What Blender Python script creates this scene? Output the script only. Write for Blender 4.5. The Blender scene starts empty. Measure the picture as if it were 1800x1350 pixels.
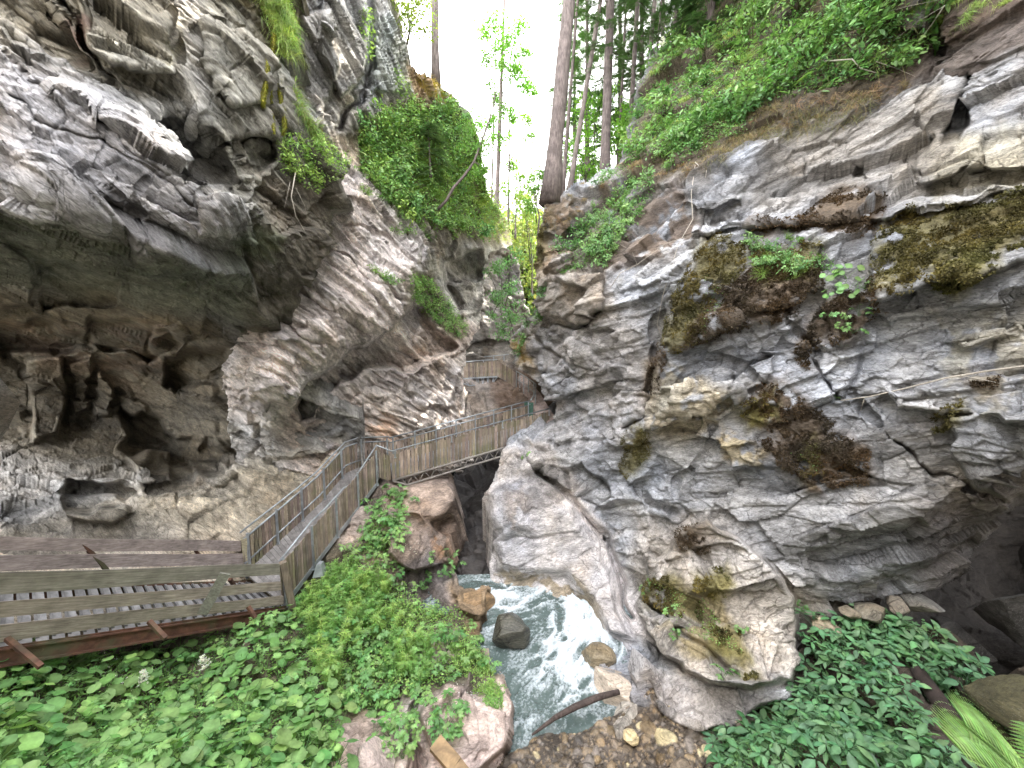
import bpy, math, random
import numpy as np
from mathutils import Vector, Matrix
random.seed(7)
rng = np.random.default_rng(11)
SC = bpy.context.scene
COL = SC.collection

# ------------------------------------------------------------------ camera
F_PX, PITCH = 690.0, math.radians(6.0)
cam_d = bpy.data.cameras.new('camera')
cam = bpy.data.objects.new('camera', cam_d); COL.objects.link(cam)
cam_d.sensor_fit = 'HORIZONTAL'; cam_d.sensor_width = 36.0
cam_d.lens = F_PX / 1800.0 * 36.0
cam_d.clip_start = 0.05; cam_d.clip_end = 3000.0
cam.location = (0, 0, 0); cam.rotation_euler = (math.pi / 2 - PITCH, 0, 0)
SC.camera = cam

# ------------------------------------------------------------------ light
SUN = Vector((0.60, 0.34, 0.72)).normalized()
SUN_EL = math.asin(SUN.z); SUN_AZ = math.atan2(SUN.x, SUN.y)
world = bpy.data.worlds.new('World'); SC.world = world; world.use_nodes = True
wn, wl = world.node_tree.nodes, world.node_tree.links
bg = wn['Background']; bg.inputs['Strength'].default_value = 0.15
sky = wn.new('ShaderNodeTexSky'); sky.sky_type = 'NISHITA'; sky.sun_disc = False
sky.sun_elevation = SUN_EL; sky.sun_rotation = SUN_AZ
sky.air_density = 1.0; sky.dust_density = 2.0; sky.altitude = 900
# bright veil of thin cloud over the blue
wtc = wn.new('ShaderNodeTexCoord'); wnz = wn.new('ShaderNodeTexNoise')
wnz.inputs['Scale'].default_value = 1.6; wnz.inputs['Detail'].default_value = 5
wrmp = wn.new('ShaderNodeMapRange'); wrmp.inputs['From Min'].default_value = 0.3; wrmp.inputs['From Max'].default_value = 0.62
wrmp.inputs['To Min'].default_value = 0.62; wrmp.inputs['To Max'].default_value = 0.95
wmix = wn.new('ShaderNodeMix'); wmix.data_type = 'RGBA'
wmix.inputs['B'].default_value = (9.2, 9.0, 8.9, 1)
wl.new(wtc.outputs['Generated'], wnz.inputs['Vector']); wl.new(wnz.outputs['Fac'], wrmp.inputs['Value'])
wl.new(wrmp.outputs['Result'], wmix.inputs['Factor']); wl.new(sky.outputs['Color'], wmix.inputs['A'])
wl.new(wmix.outputs['Result'], bg.inputs['Color'])
sun_d = bpy.data.lights.new('sun', 'SUN'); sun_d.energy = 3.0; sun_d.angle = math.radians(0.5)
sun_d.color = (1.0, 0.93, 0.82)
sun = bpy.data.objects.new('sun', sun_d); COL.objects.link(sun)
sun.rotation_euler = SUN.to_track_quat('Z', 'Y').to_euler()
SC.view_settings.view_transform = 'Standard'; SC.view_settings.look = 'None'
SC.view_settings.exposure = 2.95; SC.view_settings.gamma = 1.0
SC.cycles.use_denoising = True
SC.cycles.use_adaptive_sampling = True; SC.cycles.adaptive_threshold = 0.015
SC.cycles.max_bounces = 7; SC.cycles.diffuse_bounces = 4; SC.cycles.transmission_bounces = 6
SC.cycles.transparent_max_bounces = 8; SC.cycles.caustics_reflective = False; SC.cycles.caustics_refractive = False

# ------------------------------------------------------------------ helpers
CP, SP = math.cos(PITCH), math.sin(PITCH)
def unp(u, v, d):
    """world points seen at photo pixel (1800 x 1350) whose world Y is d"""
    u = np.asarray(u, float); v = np.asarray(v, float); d = np.asarray(d, float)
    x = (u - 900.0) / F_PX; y = -(v - 675.0) / F_PX
    dy = CP + y * SP; dz = -SP + y * CP
    return np.stack([x / dy * d, d + 0 * x, dz / dy * d], -1)
def P3(u, v, d): return Vector(unp(u, v, d))

def hsh(ix, iy, iz, seed):
    with np.errstate(over='ignore'):
        h = (ix.astype(np.uint32) * np.uint32(374761393) + iy.astype(np.uint32) * np.uint32(668265263)
             + iz.astype(np.uint32) * np.uint32(2246822519) + np.uint32((seed * 3266489917) & 0xffffffff))
        h ^= h >> np.uint32(15); h *= np.uint32(2246822519); h ^= h >> np.uint32(13)
        h *= np.uint32(3266489917); h ^= h >> np.uint32(16)
    return h
def h01(ix, iy, iz, seed): return hsh(ix, iy, iz, seed).astype(np.float32) * np.float32(1 / 4294967296.0)
def vnoise(p, seed=0):
    p = np.asarray(p, np.float32); f = np.floor(p); i = f.astype(np.int64); t = p - f
    t = t * t * t * (t * (t * 6 - 15) + 10)
    o = np.zeros(p.shape[:-1], np.float32)
    for a in (0, 1):
        wx = t[..., 0] if a else 1 - t[..., 0]
        for b in (0, 1):
            wy = t[..., 1] if b else 1 - t[..., 1]
            for c in (0, 1):
                wz = t[..., 2] if c else 1 - t[..., 2]
                o += wx * wy * wz * h01(i[..., 0] + a, i[..., 1] + b, i[..., 2] + c, seed)
    return o * 2 - 1
def fbm(p, octv=4, seed=0, gain=0.5, ridged=False):
    s = 0; a = 1.0; n = 0; p = np.asarray(p, np.float32)
    for k in range(octv):
        v = vnoise(p, seed + 17 * k)
        if ridged: v = 1 - 2 * np.abs(v)
        s = s + a * v; n += a; a *= gain; p = p * 2.03 + 3.7
    return s / n
def worley(p, seed=0, jit=0.85):
    p = np.asarray(p, np.float32); b = np.floor(p - 0.5).astype(np.int64)
    d1 = np.full(p.shape[:-1], 9, np.float32); d2 = d1.copy()
    ci = [np.zeros(p.shape[:-1], np.int64) for _ in range(3)]
    vec = np.zeros(p.shape, np.float32)
    for a in (0, 1):
        for c in (0, 1):
            for e in (0, 1):
                I = [b[..., 0] + a, b[..., 1] + c, b[..., 2] + e]
                q = np.stack([I[k] + 0.5 + jit * (h01(*I, seed + 5 + k) - 0.5) for k in range(3)], -1).astype(np.float32) - p
                d = np.sqrt((q * q).sum(-1))
                m = d < d1
                d2 = np.where(m, d1, np.minimum(d2, d)); d1 = np.where(m, d, d1)
                for k in range(3): ci[k] = np.where(m, I[k], ci[k])
                vec = np.where(m[..., None], q, vec)
    r = [h01(*ci, seed + 30 + k) for k in range(4)]
    return d1, d2, r, vec
def sstep(a, b, x):
    t = np.clip((x - a) / (b - a + 1e-9), 0, 1); return t * t * (3 - 2 * t)
def poly_sdf(U, V, poly):
    """signed distance in px, negative inside"""
    poly = np.asarray(poly, float); n = len(poly)
    dmin = np.full(U.shape, 1e9); ins = np.zeros(U.shape, bool)
    for i in range(n):
        ax, ay = poly[i]; bx, by = poly[(i + 1) % n]
        ex, ey = bx - ax, by - ay
        t = np.clip(((U - ax) * ex + (V - ay) * ey) / (ex * ex + ey * ey + 1e-9), 0, 1)
        dmin = np.minimum(dmin, (U - ax - t * ex) ** 2 + (V - ay - t * ey) ** 2)
        if ay != by:
            c = ((ay <= V) & (by > V)) | ((by <= V) & (ay > V))
            ins ^= c & (U < ax + (V - ay) / (by - ay) * ex)
    d = np.sqrt(dmin)
    return np.where(ins, -d, d)
def line_dist(U, V, pl):
    dmin = np.full(U.shape, 1e9)
    for (ax, ay), (bx, by) in zip(pl[:-1], pl[1:]):
        ex, ey = bx - ax, by - ay
        t = np.clip(((U - ax) * ex + (V - ay) * ey) / (ex * ex + ey * ey + 1e-9), 0, 1)
        dmin = np.minimum(dmin, (U - ax - t * ex) ** 2 + (V - ay - t * ey) ** 2)
    return np.sqrt(dmin)

def mesh_np(name, V, faces, cols=None, smooth=True, mats=(), fattr=None):
    """faces: list of (m,k) int arrays; cols: per-vertex rgb"""
    me = bpy.data.meshes.new(name)
    V = np.asarray(V, np.float32)
    faces = [np.asarray(f, np.int32) for f in faces if len(f)]
    loops = np.concatenate([f.ravel() for f in faces]); tot = np.concatenate([np.full(len(f), f.shape[1], np.int32) for f in faces])
    me.vertices.add(len(V)); me.vertices.foreach_set('co', V.ravel())
    me.loops.add(len(loops)); me.loops.foreach_set('vertex_index', loops)
    me.polygons.add(len(tot)); st = np.zeros(len(tot), np.int32); st[1:] = np.cumsum(tot)[:-1]
    me.polygons.foreach_set('loop_start', st)
    me.polygons.foreach_set('use_smooth', np.full(len(tot), smooth, bool))
    me.update(calc_edges=True); me.validate()
    if cols is not None:
        ca = me.color_attributes.new('Col', 'FLOAT_COLOR', 'POINT')
        c4 = np.ones((len(V), 4), np.float32); c4[:, :cols.shape[1]] = cols
        ca.data.foreach_set('color', c4.ravel())
    for m in mats: me.materials.append(m)
    return me
def link(name, me, parent=None):
    o = bpy.data.objects.new(name, me); COL.objects.link(o)
    if parent is not None: o.parent = parent
    return o
def tag(o, label=None, cat=None, group=None, kind=None):
    if label: o['label'] = label
    if cat: o['category'] = cat
    if group: o['group'] = group
    if kind: o['kind'] = kind
    return o
def empty(name, loc, label, cat, group=None):
    o = bpy.data.objects.new(name, None); COL.objects.link(o); o.location = loc; o.empty_display_size = 0.2
    return tag(o, label, cat, group)

class MB:
    """collects boxes, bars, tubes into one mesh (world coordinates, origin subtracted on build)"""
    def __init__(s): s.V = []; s.F4 = []; s.Fn = []; s.n = 0; s.C = []
    def add(s, V, F, c=None):
        V = np.asarray(V, float); s.V.append(V)
        for f in F: s.Fn.append([i + s.n for i in f])
        s.C.append(np.tile(np.asarray(c if c is not None else (1, 1, 1), float), (len(V), 1))); s.n += len(V)
    def hexa(s, A, B, c=None):
        """box from quad A (4 pts) to quad B (4 pts)"""
        V = list(A) + list(B)
        s.add([tuple(p) for p in V], [(3, 2, 1, 0), (4, 5, 6, 7), (0, 1, 5, 4), (1, 2, 6, 5), (2, 3, 7, 6), (3, 0, 4, 7)], c)
    def bar(s, a, b, w, h, up=Vector((0, 0, 1)), c=None):
        """rectangular bar from a to b: width w sideways, h along up"""
        a, b = Vector(a), Vector(b); d = (b - a).normalized()
        sd = d.cross(up)
        if sd.length < 1e-4: sd = d.cross(Vector((1, 0, 0)))
        sd.normalize(); u = sd.cross(d).normalized()
        o = [sd * (w / 2) * i + u * (h / 2) * j for i, j in ((-1, -1), (1, -1), (1, 1), (-1, 1))]
        s.hexa([a + q for q in o], [b + q for q in o], c)
    def tube(s, pts, r, n=8, c=None, r2=None, caps=True):
        pts = [Vector(p) for p in pts]; m = len(pts)
        rs = r if hasattr(r, '__len__') else ([r + ((r2 if r2 is not None else r) - r) * i / max(1, m - 1) for i in range(m)])
        V = []; F = []; ref = None
        for i, p in enumerate(pts):
            t = (pts[min(i + 1, m - 1)] - pts[max(i - 1, 0)]).normalized()
            if ref is None: ref = t.orthogonal().normalized()
            ref = (ref - t * ref.dot(t)); ref = ref.normalized() if ref.length > 1e-6 else t.orthogonal().normalized()
            bi = t.cross(ref)
            for k in range(n):
                a = 2 * math.pi * k / n
                V.append(tuple(p + (ref * math.cos(a) + bi * math.sin(a)) * rs[i]))
        for i in range(m - 1):
            for k in range(n):
                F.append((i * n + k, i * n + (k + 1) % n, (i + 1) * n + (k + 1) % n, (i + 1) * n + k))
        if caps: F.append(tuple(range(n - 1, -1, -1))); F.append(tuple((m - 1) * n + k for k in range(n)))
        s.add(V, F, c)
    def build(s, name, mat, parent=None, smooth=False, at=None):
        V = np.concatenate(s.V); C = np.concatenate(s.C)
        org = Vector(parent.location) if parent is not None and at is None else Vector(at or (0, 0, 0))
        if parent is not None and parent.parent is not None: org = Vector(parent.parent.location)
        V = V - np.array(org)
        q = [f for f in s.Fn if len(f) == 4]; t = [f for f in s.Fn if len(f) == 3]; oth = [f for f in s.Fn if len(f) > 4]
        fl = []
        if q: fl.append(np.array(q))
        if t: fl.append(np.array(t))
        by = {}
        for f in oth: by.setdefault(len(f), []).append(f)
        fl += [np.array(v) for v in by.values()]
        me = mesh_np(name, V, fl, C, smooth, [mat])
        o = link(name, me, parent)
        if parent is None: o.location = org
        return o
# ------------------------------------------------------------------ materials
def nmat(name):
    m = bpy.data.materials.new(name); m.use_nodes = True
    nt = m.node_tree; return m, nt.nodes, nt.links, nt.nodes['Principled BSDF']
def N(nodes, t, **kw):
    n = nodes.new(t)
    for k, v in kw.items():
        if k in n.inputs.keys() if hasattr(n.inputs, 'keys') else False: n.inputs[k].default_value = v
        else: setattr(n, k, v)
    return n
def noise_node(n, l, vec, scale, detail=4, rough=0.55, typ='FBM', dist=0.0):
    a = n.new('ShaderNodeTexNoise'); a.noise_dimensions = '3D'; a.noise_type = typ
    a.inputs['Scale'].default_value = scale; a.inputs['Detail'].default_value = detail
    a.inputs['Roughness'].default_value = rough; a.inputs['Distortion'].default_value = dist
    if vec is not None: l.new(vec, a.inputs['Vector'])
    return a.outputs['Fac']
def maprange(n, l, x, a, b, c, d):
    m = n.new('ShaderNodeMapRange'); l.new(x, m.inputs['Value'])
    for k, v in zip(('From Min', 'From Max', 'To Min', 'To Max'), (a, b, c, d)): m.inputs[k].default_value = v
    return m.outputs['Result']
def mixc(n, l, f, a, b, typ='MIX'):
    m = n.new('ShaderNodeMix'); m.data_type = 'RGBA'; m.blend_type = typ
    for sock, val in (('Factor', f), ('A', a), ('B', b)):
        if isinstance(val, bpy.types.NodeSocket): l.new(val, m.inputs[sock])
        elif sock == 'Factor': m.inputs[sock].default_value = val
        else: m.inputs[sock].default_value = (*val[:3], 1)
    return m.outputs['Result']
def bump(n, l, h, strength, dist, normal=None):
    b = n.new('ShaderNodeBump'); b.inputs['Strength'].default_value = strength; b.inputs['Distance'].default_value = dist
    l.new(h, b.inputs['Height'])
    if normal is not None: l.new(normal, b.inputs['Normal'])
    return b.outputs['Normal']
def attr(n, name):
    a = n.new('ShaderNodeAttribute'); a.attribute_name = name; return a

def make_rock(name, fine=1.0, gloss=0.75, speck=0.5, bumpk=1.0, strata=(0, 0, 1), crackk=0.8):
    m, n, l, p = nmat(name)
    geo = n.new('ShaderNodeNewGeometry').outputs['Position']
    col = attr(n, 'Col')
    # stretched coordinates so the grain follows the bedding
    vm = n.new('ShaderNodeMapping'); vm.vector_type = 'POINT'; l.new(geo, vm.inputs['Vector'])
    z = Vector(strata).normalized(); q = z.rotation_difference(Vector((0, 0, 1))).to_euler()
    vm.inputs['Rotation'].default_value = q
    vr = vm; vm = n.new('ShaderNodeMapping'); l.new(vr.outputs['Vector'], vm.inputs['Vector']); vm.inputs['Scale'].default_value = (0.8, 1, 3.4)
    a = noise_node(n, l, vm.outputs['Vector'], 2.2 * fine, 8, 0.68)
    b = noise_node(n, l, vm.outputs['Vector'], 13 * fine, 7, 0.75)
    c = noise_node(n, l, geo, 34 * fine, 4, 0.7)
    k1 = maprange(n, l, a, 0.3, 0.7, 0.5, 1.5); k2 = maprange(n, l, b, 0.3, 0.7, 0.45, 1.6)
    mm = n.new('ShaderNodeMath'); mm.operation = 'MULTIPLY'; l.new(k1, mm.inputs[0]); l.new(k2, mm.inputs[1])
    col2 = mixc(n, l, 1.0, col.outputs['Color'], mm.outputs[0], 'MULTIPLY')
    # pale lichen / mica flecks
    sp = maprange(n, l, c, 0.56, 0.68, 0, speck)
    mg = maprange(n, l, noise_node(n, l, geo, 1.1 * fine, 4, 0.6), 0.42, 0.62, 0.1, 1.0)
    ms = n.new('ShaderNodeMath'); ms.operation = 'MULTIPLY'; l.new(sp, ms.inputs[0]); l.new(mg, ms.inputs[1])
    # the fourth channel is plant cover / moss: no flecks there
    inv = n.new('ShaderNodeMath'); inv.operation = 'MULTIPLY'; l.new(ms.outputs[0], inv.inputs[0]); l.new(col.outputs['Alpha'], inv.inputs[1])
    pale = mixc(n, l, 0.6, col.outputs['Color'], (0.62, 0.6, 0.58))
    col3 = mixc(n, l, inv.outputs[0], col2, pale)
    # ochre staining
    st = maprange(n, l, noise_node(n, l, geo, 0.55, 5, 0.6), 0.55, 0.72, 0, 0.3)
    mst = n.new('ShaderNodeMath'); mst.operation = 'MULTIPLY'; l.new(st, mst.inputs[0]); l.new(col.outputs['Alpha'], mst.inputs[1])
    col4 = mixc(n, l, mst.outputs[0], col3, mixc(n, l, 1.0, col3, (1.25, 0.95, 0.6), 'MULTIPLY'))
    # fine fractures: two nets of thin dark joints, open only in places
    wv = n.new('ShaderNodeMix'); wv.data_type = 'VECTOR'; wv.inputs['Factor'].default_value = 0.10
    nzc = n.new('ShaderNodeTexNoise'); nzc.inputs['Scale'].default_value = 1.7 * fine; nzc.inputs['Detail'].default_value = 4
    l.new(vm.outputs['Vector'], nzc.inputs['Vector']); l.new(vm.outputs['Vector'], wv.inputs['A']); l.new(nzc.outputs['Color'], wv.inputs['B'])
    crk = None
    for sc_, wd, lo, hi in ((1.5, 0.022, 0.40, 0.60), (4.2, 0.04, 0.46, 0.62)):
        v = n.new('ShaderNodeTexVoronoi'); v.feature = 'DISTANCE_TO_EDGE'; v.inputs['Scale'].default_value = sc_ * fine; l.new(wv.outputs['Result'], v.inputs['Vector'])
        e_ = maprange(n, l, v.outputs['Distance'], 0, wd, 1, 0)
        mk = maprange(n, l, noise_node(n, l, geo, sc_ * 0.6, 3, 0.6), lo, hi, 0, 1)
        mu = n.new('ShaderNodeMath'); mu.operation = 'MULTIPLY'; l.new(e_, mu.inputs[0]); l.new(mk, mu.inputs[1])
        if crk is None: crk = mu.outputs[0]
        else:
            mxx = n.new('ShaderNodeMath'); mxx.operation = 'MAXIMUM'; l.new(crk, mxx.inputs[0]); l.new(mu.outputs[0], mxx.inputs[1]); crk = mxx.outputs[0]
    ca_ = n.new('ShaderNodeMath'); ca_.operation = 'MULTIPLY'; l.new(crk, ca_.inputs[0]); l.new(col.outputs['Alpha'], ca_.inputs[1])
    cb_ = n.new('ShaderNodeMath'); cb_.operation = 'MULTIPLY'; l.new(ca_.outputs[0], cb_.inputs[0]); cb_.inputs[1].default_value = crackk
    col5 = mixc(n, l, cb_.outputs[0], col4, mixc(n, l, 1.0, col4, (0.2, 0.19, 0.18), 'MULTIPLY'))
    l.new(col5, p.inputs['Base Color'])
    p.inputs['Roughness'].default_value = gloss
    p.inputs['Specular IOR Level'].default_value = 0.35
    cr = noise_node(n, l, vm.outputs['Vector'], 5 * fine, 6, 0.62, 'RIDGED_MULTIFRACTAL')
    nb = bump(n, l, cr, 0.35 * bumpk, 0.05)
    nb = bump(n, l, b, 0.8 * bumpk, 0.05, nb); nb = bump(n, l, c, 0.6 * bumpk, 0.012, nb)
    inv_ = n.new('ShaderNodeMath'); inv_.operation = 'SUBTRACT'; inv_.inputs[0].default_value = 1; l.new(cb_.outputs[0], inv_.inputs[1])
    nb = bump(n, l, inv_.outputs[0], 0.6, 0.03, nb)
    l.new(nb, p.inputs['Normal'])
    return m

def make_leaf(name, trans=0.35, rough=0.5, vary=0.25, objvar=True, tint=(1, 1, 1)):
    m, n, l, p = nmat(name)
    col = attr(n, 'Col').outputs['Color']
    geo = n.new('ShaderNodeNewGeometry').outputs['Position']
    nz = noise_node(n, l, geo, 7, 3, 0.6)
    k = maprange(n, l, nz, 0.3, 0.7, 1 - vary, 1 + vary)
    c = mixc(n, l, 1.0, col, k, 'MULTIPLY')
    if objvar:
        oi = n.new('ShaderNodeObjectInfo')
        hs = n.new('ShaderNodeHueSaturation'); l.new(c, hs.inputs['Color'])
        l.new(maprange(n, l, oi.outputs['Random'], 0, 1, 0.475, 0.515), hs.inputs['Hue'])
        l.new(maprange(n, l, oi.outputs['Random'], 0, 1, 1.15, 0.8), hs.inputs['Value']); c = hs.outputs['Color']
    l.new(c, p.inputs['Base Color']); p.inputs['Roughness'].default_value = rough
    p.inputs['Specular IOR Level'].default_value = 0.35
    tr = n.new('ShaderNodeBsdfTranslucent')
    l.new(mixc(n, l, 1.0, c, (1.15, 1.2, 0.68), 'MULTIPLY'), tr.inputs['Color'])
    mx = n.new('ShaderNodeMixShader'); mx.inputs[0].default_value = trans
    l.new(p.outputs[0], mx.inputs[1]); l.new(tr.outputs[0], mx.inputs[2])
    l.new(mx.outputs[0], n['Material Output'].inputs['Surface'])
    return m

def make_wood(name, c1, c2, rough=0.75, scale=(30, 30, 2), green=None, metallic=0.0, along=None):
    m, n, l, p = nmat(name)
    tc = n.new('ShaderNodeNewGeometry').outputs['Position']
    col = attr(n, 'Col').outputs['Color']
    mp = n.new('ShaderNodeMapping'); mp.inputs['Scale'].default_value = scale
    if along is not None:
        mr = n.new('ShaderNodeMapping'); l.new(tc, mr.inputs['Vector']); mr.inputs['Rotation'].default_value = Vector(along).normalized().rotation_difference(Vector((1, 0, 0))).to_euler()
        l.new(mr.outputs['Vector'], mp.inputs['Vector'])
    else: l.new(tc, mp.inputs['Vector'])
    a = noise_node(n, l, mp.outputs['Vector'], 1.0, 5, 0.65, dist=0.6)
    b = noise_node(n, l, tc, 3.0, 4, 0.6)
    base = mixc(n, l, maprange(n, l, a, 0.3, 0.7, 0, 1), c1, c2)
    base = mixc(n, l, 1.0, base, maprange(n, l, b, 0.3, 0.7, 0.7, 1.25), 'MULTIPLY')
    if green is not None:
        base = mixc(n, l, maprange(n, l, noise_node(n, l, tc, 1.3, 4, 0.6), 0.5, 0.66, 0, 0.75), base, green)
    base = mixc(n, l, 1.0, base, col, 'MULTIPLY')
    l.new(base, p.inputs['Base Color']); p.inputs['Roughness'].default_value = rough; p.inputs['Metallic'].default_value = metallic
    l.new(bump(n, l, a, 0.5, 0.01), p.inputs['Normal'])
    return m

M = {}
M['wood_brown'] = make_wood('weathered_brown_wood', (0.165, 0.13, 0.105), (0.41, 0.345, 0.295), green=(0.2, 0.2, 0.12))
M['wood_grey'] = make_wood('weathered_grey_wood', (0.145, 0.132, 0.12), (0.36, 0.34, 0.315), scale=(1.3, 38, 38), along=(2.05, 3.7, -1.9))
M['deck'] = make_wood('wet_deck_wood', (0.2, 0.2, 0.21), (0.36, 0.36, 0.37), rough=0.4, scale=(8, 8, 8))
M['rust'] = make_wood('rusted_steel', (0.055, 0.025, 0.016), (0.14, 0.065, 0.04), rough=0.8, scale=(6, 6, 6), green=(0.07, 0.085, 0.045))
M['zinc'] = make_wood('galvanised_steel', (0.3, 0.33, 0.36), (0.44, 0.48, 0.52), rough=0.42, scale=(5, 5, 5), metallic=0.55)
M['bark'] = make_wood('pine_bark', (0.06, 0.046, 0.042), (0.2, 0.165, 0.155), rough=0.9, scale=(14, 14, 2.2))
M['bark_pale'] = make_wood('pale_bark', (0.10, 0.085, 0.075), (0.24, 0.2, 0.185), rough=0.9, scale=(18, 18, 3))
M['drift'] = make_wood('driftwood', (0.12, 0.085, 0.06), (0.3, 0.22, 0.15), rough=0.7, scale=(3, 3, 12))
M['twig'] = make_wood('bleached_twig', (0.3, 0.27, 0.23), (0.5, 0.46, 0.4), rough=0.8)
M['leaf'] = make_leaf('leaf_green')
M['leaf_dark'] = make_leaf('leaf_shade', trans=0.25)
M['leaf_cover'] = make_leaf('ground_cover_leaf', objvar=False)
M['needle'] = make_leaf('needle_green', trans=0.2, objvar=False)
M['flower'] = make_leaf('white_flower', trans=0.3, objvar=False, vary=0.08)
M['moss'] = make_leaf('moss_fibre', trans=0.15, rough=0.9, objvar=False)
M['rock_left'] = make_rock('left_cliff_rock', strata=(0.62, 0.35, 0.70))
M['rock_right'] = make_rock('right_cliff_rock', strata=(-0.35, -0.3, 0.85))
M['rock_smooth'] = make_rock('polished_rock', speck=0.35, bumpk=0.6, gloss=0.6, crackk=0.4)
M['earth'] = make_rock('bank_earth', speck=0.25, crackk=0.3)
# ------------------------------------------------------------------ rock sheets
def frame(t, w):
    t = Vector(t).normalized(); w = Vector(w); w = (w - t * w.dot(t)).normalized(); n = t.cross(w)
    return np.array([t, w, n], np.float32)
FR_LEFT = frame((0.40, 0.72, -0.55), (-0.9, 0.45, 0.0))
FR_RIGHT = frame((0.78, -0.45, 0.40), (0.5, 0.8, 0.25))

def rock_detail(P, Fm, oct_, seed, warp=0.22, lay=(0.6, 0.1)):
    """fractured bedding: blocks of three sizes, each with its own offset and tilt, and the joints between"""
    W = np.stack([fbm(P * 0.6, 2, seed + k) for k in (1, 2, 3)], -1) * warp * 0.8
    W += np.stack([fbm(P * 5.0, 2, seed + k) for k in (4, 5, 6)], -1) * warp * 0.07
    Q = (P + W) @ Fm.T
    disp = np.zeros(P.shape[:-1], np.float32); crack = disp.copy(); tone = disp.copy()
    open_ = sstep(-0.28, 0.3, fbm(P * 0.8, 3, seed + 91)); open2 = sstep(-0.1, 0.35, fbm(P * 1.3 + 9, 3, seed + 92))
    # bedding: each layer stands out at its lower lip and is broken into lengths of its own
    for kk, (T, am, sg) in enumerate(((lay[0], lay[1], 2.2), (lay[0] * 0.36, lay[1] * 0.45, 0.9))):
        L = Q[..., 2] / T + 0.35 * fbm(P * 0.35 + kk, 2, seed + 60); li = np.floor(L); fr = L - li
        seg = np.floor(Q[..., 0] / sg + 7 * h01(li.astype(np.int64), li.astype(np.int64) * 0, li.astype(np.int64) * 0, seed + 61) + 0.4 * fbm(P * 1.5, 2, seed + 62))
        r = h01(li.astype(np.int64), seg.astype(np.int64), 0 * li.astype(np.int64) + kk, seed + 63)
        disp += am * ((0.5 - fr) * 1.3 * (0.2 + r) + (r - 0.5) * 1.2); tone += (r - 0.5) * 0.3
    for k, (sz, amp, tilt, cw, cd) in enumerate(oct_):
        s = np.array(sz, np.float32)
        d1, d2, r, vec = worley(Q / s, seed + 50 * k)
        e = d2 - d1
        tl = (vec[..., 0] * (r[1] - .5) + vec[..., 1] * (r[2] - .5) + vec[..., 2] * (r[3] - .5)) * 2
        disp += amp * (r[0] * 2 - 1) + tilt * tl
        ck = (1 - sstep(0, cw, e)) * (open_ if k == 0 else open2)
        disp -= cd * ck; crack = np.maximum(crack, ck * min(1, 0.45 + 0.2 * (3 - k)))
        tone += (r[3] - 0.5) * (0.55, 0.4, 0.28, 0.2)[min(k, 3)]
    return disp, crack, tone

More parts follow.
